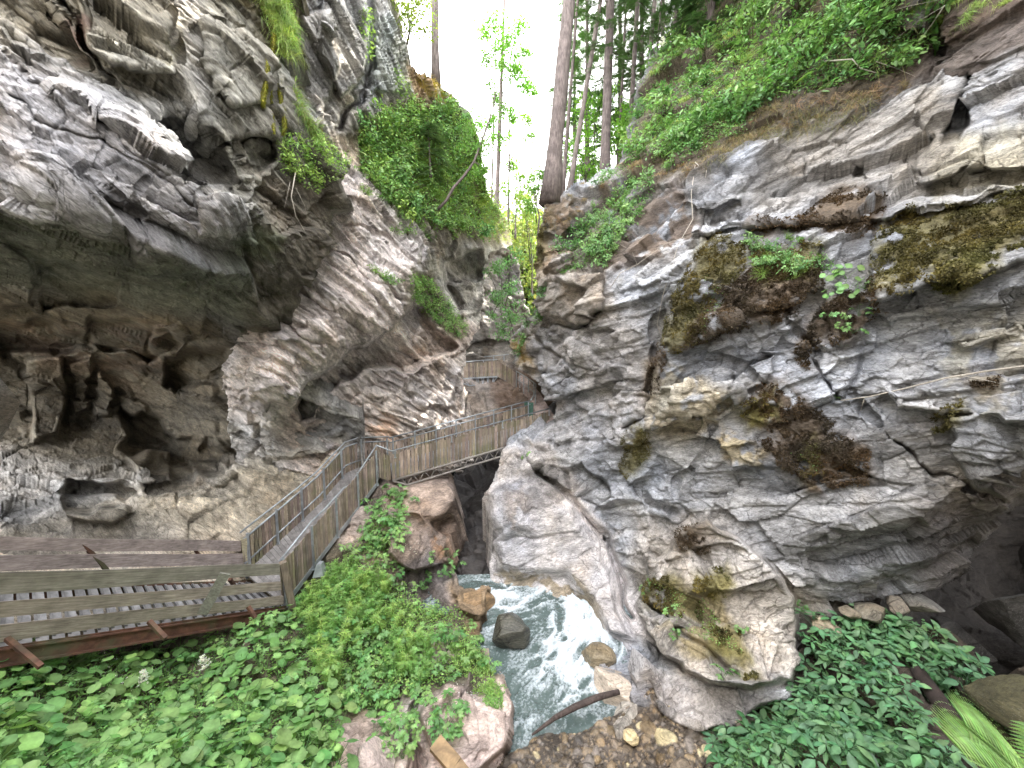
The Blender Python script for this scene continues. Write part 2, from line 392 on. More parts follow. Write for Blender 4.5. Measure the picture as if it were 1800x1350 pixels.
class Sheet:
    def __init__(s, u0, u1, v0, v1, step, pts, seed):
        s.us = np.arange(u0, u1 + step, step); s.vs = np.arange(v0, v1 + step, step); s.step = step
        s.U, s.V = np.meshgrid(s.us, s.vs); s.seed = seed
        pts = np.array(pts, float); s.pts = pts
        X = pts[:, :2]; y = np.log(pts[:, 2]); c = 30.0
        phi = lambda r2: np.sqrt(r2 + c * c)
        A = phi(((X[:, None] - X[None]) ** 2).sum(-1)); n = len(X)
        B = np.zeros((n + 1, n + 1)); B[:n, :n] = A + np.eye(n) * 2.0; B[:n, n] = B[n, :n] = 1
        w = np.linalg.solve(B, np.append(y, 0))
        D = np.full(s.U.shape, w[n])
        for k in range(n): D += w[k] * phi((s.U - X[k, 0]) ** 2 + (s.V - X[k, 1]) ** 2)
        s.D = np.exp(D)
        uv = np.stack([s.U / 60.0, s.V / 60.0, 0 * s.U + seed], -1)
        s.ju = fbm(uv, 4, seed + 3, 0.6); s.jv = fbm(uv + 31, 4, seed + 9, 0.6)
        uv2 = np.stack([s.U / 38.0, s.V / 38.0, 0 * s.U + seed + 5], -1)
        s.ku = fbm(uv2, 2, seed + 13, 0.4); s.kv = fbm(uv2 + 31, 2, seed + 19, 0.4)
        s.amp = np.ones(s.U.shape); s.alpha = np.ones(s.U.shape); s.puff = np.zeros(s.U.shape)
        s.paint = []
    def sdf(s, poly, jag=14):
        return poly_sdf(s.U + s.ju * jag, s.V + s.jv * jag, poly)
    def _win(s, poly, pad):
        p = np.asarray(poly, float)
        i0 = max(0, int((p[:, 1].min() - pad - s.vs[0]) / s.step)); i1 = int((p[:, 1].max() + pad - s.vs[0]) / s.step) + 1
        j0 = max(0, int((p[:, 0].min() - pad - s.us[0]) / s.step)); j1 = int((p[:, 0].max() + pad - s.us[0]) / s.step) + 1
        return slice(i0, max(i0, i1)), slice(j0, max(j0, j1))
    def block(s, poly, dd, soft=10, jag=14, gu=0.0, gv=0.0, easy=False):
        """push a polygon dd metres in depth (negative: toward the viewer), tilted by gu, gv metres per 100 px"""
        if abs(dd) < 0.85 and not easy: soft = min(soft, 5.5)
        w = s._win(poly, soft + jag * 1.5)
        if s.U[w].size == 0: return
        U, V = s.U[w], s.V[w]
        d = poly_sdf(U + s.ku[w] * jag, V + s.kv[w] * jag, poly)
        k = 1 - sstep(-soft, soft * 0.3, d)
        c = np.mean(poly, 0)
        s.D[w] += k * (dd + gu * (U - c[0]) / 100 + gv * (V - c[1]) / 100)
    def crack(s, pl, width=5, depth=0.3, jag=12):
        w = s._win(pl, width * 3 + jag * 1.5)
        if s.U[w].size == 0: return
        d = line_dist(s.U[w] + s.ku[w] * jag, s.V[w] + s.kv[w] * jag, pl)
        s.D[w] += depth * (1 - sstep(0, width, d))
    def colour(s, poly, rgb, k=1.0, soft=20, jag=20, alpha=None, amp=None, breakup=0.0, puff=0.0):
        s.paint.append((poly, rgb, k, soft, jag, alpha, amp, breakup, puff))
    def finish(s, name, mat, Fm, octs, base, outline, jag=8, vary=((1.1, 1.05, 1.0), (0.85, 0.9, 1.0)), warp=0.22, skirt=None, low=None, lfreq=0.3, lamp=0.25, lay=(0.7, 0.06), bright=0.8):
        cols = np.empty(s.U.shape + (3,), np.float32); cols[:] = np.array(base)
        for ax in (0, 1): s.D = (np.roll(s.D, 1, ax) + 2 * s.D + np.roll(s.D, -1, ax)) / 4
        P = unp(s.U, s.V, s.D).astype(np.float32)
        br = fbm(P * 1.3, 4, s.seed + 77); br2 = fbm(P * 4.0, 3, s.seed + 78)
        for poly, rgb, k, soft, jg, al, am, bk, pf in s.paint:
            w = s._win(poly, soft + jg * 1.5)
            if s.U[w].size == 0: continue
            d = poly_sdf(s.U[w] + s.ju[w] * jg, s.V[w] + s.jv[w] * jg, poly)
            q = 1 - sstep(-soft, soft, d)
            if bk: q = q * sstep(-0.16, 0.16, br[w] * 1.0 + br2[w] * 0.7 + (bk - 0.5) * 1.1)
            q = (q * k)
            cols[w] = cols[w] * (1 - q[..., None]) + np.array(rgb, np.float32) * q[..., None]
            if al is not None: s.alpha[w] = s.alpha[w] * (1 - q) + al * q
            if am is not None: s.amp[w] = s.amp[w] * (1 - q) + am * q
            if pf: s.puff[w] = np.maximum(s.puff[w], pf * q)
        def normals(P):
            du = np.gradient(P, axis=1); dv = np.gradient(P, axis=0)
            n = np.cross(dv, du); n /= np.linalg.norm(n, axis=-1, keepdims=True) + 1e-9
            return n
        n = normals(P)
        # blur the normals so that displacement does not fold
        for _ in range(6):
            n = (n + np.roll(n, 1, 0) + np.roll(n, -1, 0) + np.roll(n, 1, 1) + np.roll(n, -1, 1)) / 5
        n /= np.linalg.norm(n, axis=-1, keepdims=True) + 1e-9
        disp, ck, tone = rock_detail(P, Fm, octs, s.seed, warp, lay)
        disp += lamp * fbm(P * lfreq, 3, s.seed + 5) + 0.02 * fbm(P * 6, 4, s.seed + 6, 0.6)
        # long faces (sides of steps) carry less relief
        st_ = np.maximum(np.linalg.norm(np.gradient(P, axis=1), axis=-1), np.linalg.norm(np.gradient(P, axis=0), axis=-1)) / (P[..., 1] * s.step / F_PX)
        for _ in range(4): st_ = np.maximum(st_, (np.roll(st_, 1, 0) + np.roll(st_, -1, 0) + np.roll(st_, 1, 1) + np.roll(st_, -1, 1)) / 4)
        s.amp = s.amp * np.clip((2.6 / st_) ** 2, 0.04, 1)
        disp = disp * s.amp
        if s.puff.any():
            disp = disp + s.puff * (0.6 + 0.5 * fbm(P * 5, 3, s.seed + 8) + 0.5 * fbm(P * 20, 2, s.seed + 18))
        P = P + n * disp[..., None].astype(np.float32)
        f1 = fbm(P * 0.7, 4, s.seed + 41)[..., None]; va, vb = (np.array(x, np.float32) for x in vary)
        cols = cols * (1 + np.clip(f1 * 1.3, 0, 1) * (va - 1) + np.clip(-f1 * 1.3, 0, 1) * (vb - 1))
        tk = s.alpha
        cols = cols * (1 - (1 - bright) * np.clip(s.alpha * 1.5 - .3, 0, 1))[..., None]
        cols = cols * (1 + (tone * tk)[..., None]) * (1 - 0.38 * (ck * tk * np.minimum(1, s.amp))[..., None])
        s.P, s.N = P, normals(P)
        keep = s.sdf(outline, jag) < 0
        s.keep = keep
        idx = -np.ones(keep.shape, np.int64); idx[keep] = np.arange(keep.sum())
        q = np.stack([idx[:-1, :-1], idx[1:, :-1], idx[1:, 1:], idx[:-1, 1:]], -1).reshape(-1, 4)
        q = q[(q >= 0).all(1)]
        V = P[keep]; C = np.concatenate([cols, s.alpha[..., None]], -1)[keep]
        fl = [q]
        if skirt is not None:
            e = np.concatenate([q[:, [0, 1]], q[:, [1, 2]], q[:, [2, 3]], q[:, [3, 0]]])
            key = np.sort(e, 1); key = key[:, 0].astype(np.int64) * len(V) + key[:, 1]
            _, inv, cnt = np.unique(key, return_inverse=True, return_counts=True)
            be = e[cnt[inv] == 1]
            bv = np.unique(be); mp = -np.ones(len(V), np.int64); mp[bv] = len(V) + np.arange(len(bv))
            sk = np.tile(np.array(skirt, np.float32), (len(bv), 1)); bu, bw = s.U[keep][bv], s.V[keep][bv]
            if low is not None: sk[(bw > low[0]) & ~((bu > low[1]) & (bw < 1110))] = (0, 0.3, -2.0); sk[(bu > 1560) & (bw > 740)] = (2.6, 4.8, -0.5)
            V2 = V[bv] + sk + 0.25 * np.stack([fbm(V[bv] * 1.5, 2, k) for k in range(3)], -1)
            V = np.concatenate([V, V2]); C = np.concatenate([C, C[bv]])
            fl.append(np.stack([be[:, 1], be[:, 0], mp[be[:, 0]], mp[be[:, 1]]], -1))
        me = mesh_np(name, V, fl, np.clip(C, 0, 1), True, [mat])
        o = link(name, me); s.obj = o; s.cols = cols
        return o
    def at(s, u, v):
        j = np.clip(np.round((np.asarray(u) - s.us[0]) / s.step).astype(int), 0, len(s.us) - 1)
        i = np.clip(np.round((np.asarray(v) - s.vs[0]) / s.step).astype(int), 0, len(s.vs) - 1)
        return s.P[i, j], s.N[i, j], s.keep[i, j]

OCT_BIG = [((4.0, 2.9, 1.6), 0.20, 0.55, 0.03, 0.10), ((1.5, 1.2, 0.7), 0.05, 0.24, 0.035, 0.05), ((0.5, 0.42, 0.27), 0.012, 0.075, 0.05, 0.016), ((0.17, 0.14, 0.1), 0.004, 0.02, 0.1, 0.004)]
OCT_SLAB = [((4.5, 2.2, 0.8), 0.12, 0.18, 0.04, 0.10), ((1.8, 0.8, 0.26), 0.045, 0.09, 0.05, 0.05), ((0.6, 0.3, 0.12), 0.015, 0.035, 0.08, 0.018), ((0.16, 0.12, 0.06), 0.005, 0.012, 0.1, 0.005)]
# ------------------------------------------------------------------ left cliff: overhang and cave
STEP = 1.9
A = Sheet(-140, 640, -140, 1110, STEP, [
 (-100,-100,7.5),(100,-100,8),(300,-100,9.5),(450,-100,11),(520,-100,12),
 (-100,100,6.8),(100,100,7.6),(250,90,8.6),(400,100,10),(500,100,11.6),
 (-100,250,6.3),(100,250,6.8),(300,250,8.2),(440,250,9.8),(520,250,11.3),(600,300,12.6),
 (-100,340,6.3),(50,350,6.4),(160,365,6.8),(280,390,7.6),(360,420,8.4),(440,400,9.4),(540,360,11.2),(600,400,12.6),
 (-100,400,7.5),(50,410,7.4),(150,440,7.8),(260,470,8.5),(380,460,9.2),(460,490,10.2),(530,480,11.4),
 (-60,520,10.4),(100,530,10.9),(220,530,10.6),(330,540,10.9),(420,560,11.4),(490,570,12.2),
 (0,600,12.6),(150,620,13.8),(300,630,14.4),(400,640,14.0),
 (-100,700,12.3),(0,700,13.2),(150,710,14.8),(300,730,15.8),(420,740,15.4),(520,700,15),
 (-100,800,11.2),(0,790,11.9),(100,780,12.8),(230,790,13.8),(330,830,13.6),(450,850,13.6),(560,800,15.5),
 (-100,900,9.3),(0,880,9.9),(110,860,10.9),(200,870,11.2),(330,890,11.6),(450,900,12.3),(560,860,15),
 (-100,960,8.6),(50,960,9.2),(200,960,9.9),(350,950,10.9),(430,945,11.4),
 (-100,1100,7.6),(50,1060,8.2),(250,1040,9.3),(430,1010,11.0)], 21)
# big broken steps of the overhang
A.block([(150,-140),(245,-60),(300,80),(312,135),(235,132),(165,85),(120,-20)], -0.55, 9, 12, gv=-0.2)
A.block([(360,55),(430,60),(470,100),(465,190),(400,185),(365,130)], -0.45, 8, 12, gv=-0.15)
A.block([(235,182),(330,205),(400,250),(418,330),(372,332),(310,260)], 0.9, 26, 12)
A.block([(-140,-140),(40,-60),(100,30),(150,90),(215,160),(205,180),(120,120),(20,40),(-140,-10)], 0.35, 8, 16)
A.crack([(105,0),(165,95),(235,180),(320,300),(360,340)], 7, 0.36)
A.crack([(380,-100),(340,20),(350,140)], 6, 0.32)
A.crack([(0,85),(60,150),(140,190),(240,270),(330,330)], 4, 0.14)
A.crack([(0,155),(70,215),(170,245),(270,300),(345,370)], 4, 0.13)
A.crack([(-100,280),(40,305),(75,350)], 4, 0.11)
A.crack([(65,215),(72,290),(110,320)], 4, 0.07)
A.crack([(180,245),(160,300),(215,345)], 4, 0.07)
A.crack([(270,300),(235,345),(250,385)], 4, 0.07)
A.block([(345,345),(460,350),(480,395),(445,425),(350,420)], -0.35, 8, 10)
A.block([(430,355),(470,360),(485,400),(460,405)], -0.25, 6, 8)
A.block([(410,240),(480,240),(485,280),(455,310),(415,300)], 0.7, 8, 10)
# cave roof ledges and hollows
A.block([(-140,420),(10,425),(60,470),(60,540),(-140,560)], -0.6, 10, 16)
A.block([(60,455),(215,480),(210,535),(80,545)], 0.6, 12, 16)
A.block([(160,560),(300,575),(330,600),(260,630),(150,605)], 0.6, 10, 14)
A.block([(270,570),(320,565),(330,600),(300,640),(265,610)], -0.35, 8, 10)
A.block([(290,620),(400,610),(395,660),(320,700),(290,680)], 1.1, 12, 14)
A.block([(-140,555),(60,560),(170,600),(170,622),(-140,620)], 0.9, 12, 14)
A.block([(50,630),(110,625),(120,700),(105,760),(55,780)], -0.5, 10, 10)
A.block([(120,640),(160,630),(165,720),(125,740)], -0.35, 9, 10)
A.block([(170,650),(200,680),(195,735),(165,735)], -0.4, 9, 8)
A.block([(115,850),(190,840),(240,865),(200,905),(110,905)], 0.9, 12, 14)
A.block([(95,875),(200,870),(230,900),(200,925),(110,915)], -0.5, 8, 10)
A.block([(210,700),(320,760),(430,790),(440,830),(300,830),(215,790)], 1.0, 16, 20)
A.block([(230,800),(300,795),(305,850),(240,850)], -0.5, 9, 12)
A.block([(330,800),(400,810),(410,850),(340,850)], -0.4, 9, 12)
G = (0.30, 0.295, 0.285)
A.colour([(-150,-150),(240,-100),(320,60),(330,220),(240,180),(100,80),(-150,0)], (0.25,0.235,0.19), 0.9, 30)
A.colour([(320,-150),(530,-150),(560,240),(600,300),(600,480),(520,560),(440,380),(360,260)], (0.2,0.195,0.165), 0.9, 30)
A.colour([(-150,40),(60,110),(250,240),(380,390),(340,430),(180,390),(-150,360)], (0.43,0.42,0.43), 1, 25)
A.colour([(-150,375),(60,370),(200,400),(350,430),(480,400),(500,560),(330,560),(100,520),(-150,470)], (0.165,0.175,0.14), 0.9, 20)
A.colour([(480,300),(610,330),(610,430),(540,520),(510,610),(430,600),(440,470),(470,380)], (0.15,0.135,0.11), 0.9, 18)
A.colour([(430,390),(485,400),(480,460),(430,440)], (0.14,0.17,0.09), 0.6, 14)
A.colour([(-150,480),(300,540),(470,600),(480,800),(300,850),(-150,780)], (0.125,0.107,0.075), 0.95, 30, amp=0.6)  # olive-brown cave rock, painted darker to stand in for the cave's shade
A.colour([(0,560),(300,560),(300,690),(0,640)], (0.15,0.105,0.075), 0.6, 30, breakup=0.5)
A.colour([(-150,900),(100,890),(300,850),(600,780),(640,900),(460,950),(430,1110),(-150,1110)], (0.56,0.505,0.41), 0.95, 25)
A.colour([(-150,930),(430,930),(430,1110),(-150,1110)], (0.54,0.48,0.40), 0.8, 20, alpha=0.8, amp=0.55)
A.colour([(440,-150),(530,-150),(530,80),(470,110),(420,40)], (0.07,0.06,0.03), 0.9, 16, alpha=0.2, puff=0.12)
A.colour([(330,-150),(460,-150),(430,20),(380,40)], (0.12,0.1,0.05), 0.8, 16, alpha=0.4, breakup=0.5)
A.colour([(120,20),(150,10),(155,85),(125,80)], (0.11,0.055,0.04), 0.8, 12)
A.colour([(250,60),(300,80),(310,130),(260,125)], (0.17,0.16,0.05), 0.6, 10, breakup=0.5)
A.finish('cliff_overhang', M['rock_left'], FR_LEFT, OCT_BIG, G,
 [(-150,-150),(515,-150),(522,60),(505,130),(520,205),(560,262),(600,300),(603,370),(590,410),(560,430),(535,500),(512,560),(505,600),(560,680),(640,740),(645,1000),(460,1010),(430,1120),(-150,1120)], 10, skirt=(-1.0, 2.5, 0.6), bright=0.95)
tag(A.obj, kind='structure')

# ------------------------------------------------------------------ left cliff: bedded slab, pillar and grassy shoulder
S = Sheet(360, 930, -140, 900, STEP, [
 (500,-100,14),(560,0,14.5),(650,0,16.5),(720,60,18.5),(530,150,14.3),(620,120,16),(700,150,18.6),(570,230,14.6),(640,220,16.6),
 (690,-100,18),(560,300,14.2),
 (620,260,16.4),(700,280,18.8),(780,260,21.5),(830,300,24),(850,380,26),(890,410,30),(760,170,21),(820,200,23.5),(730,130,19.5),
 (640,330,16),(720,380,18.6),(800,420,22),(850,440,24.5),(895,440,30),
 (600,330,15.1),(540,430,13.6),(500,520,12.7),(440,640,12.3),(500,690,12.9),(600,420,14.8),(700,450,17),(640,540,15),(570,620,13.9),(700,530,16.8),(725,470,17.6),
 (480,730,13.4),(560,680,14.6),(640,620,16),(720,560,18),
 (540,740,15.2),(640,700,17),(720,740,18.2),(780,720,20),(820,690,22.5),(740,620,19),(800,620,22.5),(830,580,24.5),
 (760,500,20.5),(820,500,24.5),(850,540,27),(790,450,22.5),
 (600,800,16),(700,800,17.8),(780,790,20),(820,850,21.5),(700,880,17),(420,760,14.5),(440,880,14.5),(560,880,15.5)], 57)
# recess under the slab's broken lower edge, and the ledges on it
S.block([(505,715),(560,650),(640,600),(700,560),(745,545),(800,600),(760,640),(660,660),(600,665),(560,700),(530,740)], 1.5, 6, 16)
S.block([(600,330),(660,345),(740,430),(735,545),(640,600),(560,655),(505,720),(430,690),(420,640),(500,540),(560,430)], -0.35, 8, 14)
S.block([(560,420),(720,500),(735,545),(650,590),(540,500)], -0.2, 6, 14)
S.block([(470,600),(560,560),(600,600),(560,650),(505,720),(430,695),(440,650)], -0.3, 6, 14)
S.crack([(560,430),(640,480),(735,545)], 6, 0.3); S.crack([(600,385),(680,420),(740,470)], 6, 0.3)
S.crack([(520,510),(600,560),(640,590)], 6, 0.3); S.crack([(480,560),(560,610)], 5, 0.25); S.crack([(620,350),(690,400)], 5, 0.22)
S.block([(530,740),(640,690),(700,700),(760,760),(740,800),(560,800)], -0.4, 14, 18)
S.block([(700,640),(790,620),(815,660),(790,720),(740,720)], -0.5, 10, 14)
S.block([(730,570),(800,560),(830,600),(800,625),(730,620)], -0.4, 8, 14)
S.crack([(690,640),(760,690),(790,740)], 6, 0.35); S.crack([(600,700),(690,730),(760,790)], 5, 0.25); S.crack([(540,760),(640,770),(700,810)], 5, 0.25)
# dark alcove
S.block([(775,450),(845,440),(855,500),(845,545),(800,550),(775,510)], 2.0, 10, 12)
S.block([(745,430),(785,440),(790,520),(765,540),(745,480)], -0.5, 8, 12)
S.block([(790,495),(850,480),(855,545),(815,560)], -1.2, 8, 10)
# pillar blocks
S.block([(560,-140),(640,-140),(650,60),(640,140),(600,180),(560,100)], -0.8, 9, 14)
S.block([(500,40),(580,20),(600,120),(560,230),(520,200)], -0.5, 9, 14)
S.crack([(655,-100),(660,60),(650,150),(590,230)], 8, 0.9)
S.block([(655,20),(710,20),(725,110),(715,165),(660,160)], -0.3, 8, 10)
S.block([(735,125),(770,140),(765,190),(740,195)], -0.4, 8, 8)
S.colour([(360,240),(760,330),(760,560),(600,660),(430,740),(360,700)], (0.42,0.385,0.375), 0.95, 20)
S.colour([(500,700),(640,640),(860,560),(860,900),(500,900)], (0.40,0.36,0.335), 0.95, 20)
S.colour([(640,680),(760,660),(840,600),(840,560),(740,560)], (0.30,0.25,0.22), 0.7, 16)
S.colour([(600,740),(700,735),(700,790),(600,790)], (0.42,0.27,0.17), 0.45, 14, breakup=0.55)
S.colour([(740,420),(900,420),(900,560),(760,560)], (0.21,0.20,0.185), 0.9, 14)
S.colour([(460,-150),(740,-150),(740,200),(580,250),(460,260)], (0.26,0.255,0.245), 0.95, 16)
S.colour([(650,20),(725,20),(725,170),(650,170)], (0.31,0.33,0.31), 0.8, 12)
S.colour([(725,110),(775,130),(770,200),(730,200)], (0.34,0.23,0.12), 0.8, 8)
S.colour([(585,235),(640,220),(720,170),(840,190),(905,420),(850,440),(760,410),(700,370),(640,300)], (0.10,0.085,0.045), 0.9, 14, alpha=0.25, amp=0.7, puff=0.08)
S.colour([(585,230),(625,250),(640,300),(600,300),(580,270)], (0.40,0.34,0.29), 0.9, 10, alpha=1)
S.colour([(720,480),(760,490),(830,590),(800,600),(740,560)], (0.12,0.10,0.06), 0.8, 8, alpha=0.3)
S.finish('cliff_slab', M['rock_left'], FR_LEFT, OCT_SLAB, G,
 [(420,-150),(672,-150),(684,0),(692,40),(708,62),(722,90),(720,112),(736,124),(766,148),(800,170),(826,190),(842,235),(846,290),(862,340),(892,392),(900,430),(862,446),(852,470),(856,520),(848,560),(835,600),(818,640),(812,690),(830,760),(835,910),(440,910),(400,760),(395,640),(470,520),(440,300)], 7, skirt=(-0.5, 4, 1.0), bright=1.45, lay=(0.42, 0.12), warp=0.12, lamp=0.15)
tag(S.obj, kind='structure')

# ------------------------------------------------------------------ right cliff
R = Sheet(830, 1960, -160, 1420, STEP + 0.1, [
 (965,345,17.2),(950,450,17.2),(960,520,17),(930,560,19),(912,600,20.5),(915,640,20),(945,660,17.8),(960,700,16.8),(975,735,16.2),
 (1000,330,17.5),(1080,280,18.5),(1110,210,20),(1140,100,22),(1190,40,23),(1210,-100,24),
 (1000,420,16.6),(1060,420,15.5),(1000,520,15.8),(1080,520,14.2),(1040,600,14.6),(1000,660,15.5),
 (1100,350,15.8),(1160,250,16.5),(1250,150,16.8),(1350,50,16.2),(1400,-100,16.5),
 (1200,330,14),(1300,250,13.8),(1400,180,13.2),(1500,90,12.6),(1600,20,12),(1650,-100,12.5),
 (1600,130,12.2),(1700,60,11.2),(1800,-20,10.4),(1900,-100,10),(1640,80,12.6),
 (1300,360,12.6),(1450,300,12.2),(1600,270,11.2),(1750,230,10),(1900,180,9.2),
 (1200,450,12.4),(1350,450,11.2),(1500,420,10.4),(1650,390,9.4),(1800,340,8.6),(1950,300,8),
 (1150,600,12.6),(1300,600,10.8),(1450,600,9.8),(1600,560,9.0),(1750,520,8.2),(1950,480,7.5),
 (1100,720,12.9),(1250,720,11.0),(1400,720,9.8),(1600,700,8.6),(1800,680,7.5),(1950,660,7.1),
 (1000,780,14.6),(1080,840,13.2),(1200,850,11.2),(1350,850,9.8),(1500,850,8.8),(1700,830,7.8),(1850,800,7.2),
 (900,800,16),(870,860,15),(900,900,13.9),(1000,880,13.2),(1060,940,12.6),(1150,950,11.2),(1300,950,9.8),(1450,970,8.9),(1600,940,8.1),(1750,880,7.5),
 (880,1000,13.2),(960,1000,12.8),(1050,1030,12.0),(1100,1080,11.0),(1070,1100,10.9),(1085,1130,10.3),(1062,1120,10.6),
 (1150,1100,10.2),(1250,1080,9.4),(1380,1080,9.2),(1500,1060,9.2),(1600,1050,9.3),(1700,1000,9.6),(1800,940,9.6),(1900,860,9.2),
 (1150,1200,8.75),(1250,1200,8.3),(1350,1180,8.2),(1420,1250,7.8),(1250,1290,7.5),(1100,1190,9.05),(1050,1190,9.2),(1150,1250,8.1),(1050,1240,8.6),(1000,1300,8.4),(1100,1310,7.8),(1450,1150,9.2),
 (1700,1150,9.2),(1850,1050,9),(1950,1200,8.2),(1600,1300,8.0),(1900,1400,7.5),(1300,1420,6.9)], 93)
# promontory blocks at the narrow
R.block([(935,345),(1010,340),(1015,400),(985,430),(940,420)], -0.3, 8, 10)
R.block([(940,430),(1000,420),(1010,470),(960,485),(945,470)], -0.4, 8, 8)
R.block([(945,480),(1060,490),(1060,545),(1000,570),(950,555),(930,530)], -0.6, 8, 10, gu=-0.1)
R.crack([(955,575),(1010,575),(1060,545)], 6, 0.5); R.block([(910,570),(960,565),(965,610),(920,620)], -0.3, 7, 8)
R.block([(905,600),(1010,600),(1060,640),(1040,665),(960,650),(910,640)], -0.3, 8, 12)
R.crack([(920,560),(960,610),(1010,650)], 5, 0.3)
# bedded shelves across the face
R.block([(1195,330),(1300,310),(1310,350),(1240,370),(1195,360)], -0.35, 6, 10)
R.block([(1230,345),(1450,340),(1560,345),(1660,290),(1800,250),(1960,200),(1960,330),(1800,330),(1640,370),(1480,390),(1300,400),(1200,420)], -0.35, 7, 12, gv=-0.25)
R.block([(1640,230),(1810,210),(1960,180),(1960,290),(1700,300),(1620,330),(1600,300)], -0.5, 7, 12)
R.block([(1700,110),(1750,120),(1725,170),(1690,250),(1650,255),(1660,200)], 0.9, 8, 8)
R.block([(1560,360),(1960,280),(1960,420),(1760,470),(1540,530),(1520,480)], -0.45, 8, 14, gv=-0.3)
R.block([(1520,530),(1700,470),(1960,430),(1960,490),(1740,530),(1560,575)], -0.25, 6, 12)
R.block([(1170,480),(1220,420),(1300,410),(1440,450),(1450,510),(1300,560),(1200,620),(1165,590)], -0.35, 10, 14)
R.block([(1440,480),(1500,470),(1560,510),(1530,600),(1460,600)], -0.3, 10, 12)
R.block([(1660,600),(1770,570),(1785,590),(1690,620)], -0.25, 5, 6)
R.block([(1130,640),(1230,560),(1420,540),(1360,660),(1300,700),(1150,740)], -0.2, 7, 12)
R.block([(1150,690),(1290,660),(1340,700),(1270,740),(1150,760)], -0.3, 6, 10)
R.block([(1560,690),(1740,660),(1960,640),(1960,760),(1660,730),(1570,720)], -0.35, 6, 12)
R.block([(1660,740),(1960,700),(1960,830),(1780,890),(1700,850)], -0.4, 8, 14)
R.block([(1270,760),(1340,770),(1350,820),(1290,830)], -0.2, 5, 8)
R.crack([(1160,560),(1140,660),(1135,720),(1110,760)], 10, 0.45)
R.crack([(1090,820),(1150,880),(1180,900)], 6, 0.4); R.crack([(1380,540),(1440,640),(1470,700)], 8, 0.35)
R.crack([(960,780),(1090,770)], 6, 0.3); R.crack([(980,700),(1060,690),(1140,700)], 5, 0.2)
R.crack([(1200,620),(1300,640),(1380,690)], 5, 0.22); R.crack([(1560,760),(1640,830),(1760,880)], 6, 0.3)
R.crack([(1500,690),(1560,760)], 5, 0.22); R.crack([(1250,740),(1240,800),(1180,860)], 5, 0.2)
R.crack([(1300,350),(1240,420)], 5, 0.25); R.crack([(1480,260),(1530,320),(1535,350)], 4, 0.2)
# polished rock beside the pool and the joint on its right
R.block([(845,860),(930,845),(1010,890),(1060,960),(1085,1030),(1105,1085),(1115,1130),(1060,1125),(1030,1060),(990,1015),(900,1015),(866,1000)], -0.45, 18, 8, easy=True)
R.block([(850,860),(890,845),(930,880),(945,930),(880,950),(862,910)], -0.25, 14, 8, easy=True)
R.crack([(870,948),(950,945),(1010,935)], 3, 0.12, 6)
R.crack([(930,815),(1010,880),(1070,960),(1095,1040),(1112,1085)], 8, 0.5, 8)
R.block([(1065,915),(1095,920),(1105,955),(1075,955)], -0.18, 4, 5)
# buttress boulder
R.block([(1190,930),(1240,912),(1330,960),(1400,1050),(1405,1160),(1390,1200),(1300,1210),(1200,1180),(1130,1110),(1125,1020)], -0.75, 14, 14)
R.block([(1120,1110),(1200,1180),(1390,1200),(1400,1240),(1300,1290),(1210,1290),(1160,1250)], -0.3, 10, 12)
R.block([(1205,1300),(1290,1270),(1390,1215),(1420,1290),(1300,1370),(1230,1360)], 1.3, 10, 10)
R.crack([(1130,1050),(1220,1130),(1300,1180)], 5, 0.25)
BG = (0.345, 0.355, 0.38)
R.colour([(900,560),(1120,540),(1160,700),(1100,780),(960,780),(900,700)], (0.36,0.345,0.34), 0.8, 30)
R.colour([(930,340),(1060,340),(1080,560),(930,580)], (0.26,0.235,0.21), 0.9, 16)
R.colour([(935,340),(1010,340),(1020,470),(935,470)], (0.17,0.12,0.075), 0.8, 12, alpha=0.5, breakup=0.55)
R.colour([(1140,640),(1250,660),(1310,700),(1240,770),(1150,770)], (0.44,0.38,0.27), 0.8, 16, breakup=0.7)
R.colour([(1270,750),(1350,780),(1340,830),(1270,810)], (0.45,0.35,0.17), 0.7, 10, breakup=0.7)
R.colour([(1640,560),(1960,520),(1960,700),(1680,730)], (0.40,0.37,0.29), 0.7, 30, breakup=0.65)
R.colour([(1620,250),(1960,180),(1960,300),(1640,340)], (0.45,0.42,0.33), 0.8, 20)
R.colour([(1330,180),(1640,180),(1680,260),(1600,340),(1330,360)], (0.25,0.23,0.205), 0.85, 24)
R.colour([(1500,740),(1960,740),(1960,860),(1700,980),(1560,1030),(1380,1040),(1300,900)], (0.26,0.26,0.265), 0.8, 30)
R.colour([(1110,900),(1240,900),(1420,1040),(1400,1200),(1200,1190),(1110,1100)], (0.42,0.385,0.35), 0.85, 20)
R.colour([(1140,1010),(1260,1040),(1330,1150),(1300,1180),(1180,1140)], (0.22,0.18,0.08), 0.8, 12, alpha=0.4, breakup=0.6)
R.colour([(1400,1050),(1620,1050),(1640,1100),(1420,1130)], (0.36,0.32,0.26), 0.8, 14)
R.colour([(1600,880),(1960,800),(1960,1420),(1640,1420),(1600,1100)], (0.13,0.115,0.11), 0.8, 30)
R.colour([(1050,1180),(1200,1200),(1400,1220),(1400,1420),(1050,1420)], (0.30,0.275,0.265), 0.8, 20)
R.colour([(840,840),(960,835),(1020,880),(1090,970),(1130,1110),(1110,1140),(1050,1140),(870,1030)], (0.60,0.56,0.55), 0.95, 12, alpha=0.85, amp=0.12)
R.colour([(880,850),(930,860),(940,920),(890,940)], (0.48,0.38,0.30), 0.6, 12, breakup=0.6)
R.colour([(860,1000),(1000,1005),(1060,1070),(1060,1110),(1000,1060),(870,1040)], (0.27,0.21,0.12), 0.8, 10, breakup=0.6)
R.colour([(860,790),(960,780),(1040,860),(1000,880),(930,840),(870,860)], (0.36,0.33,0.31), 0.8, 12)
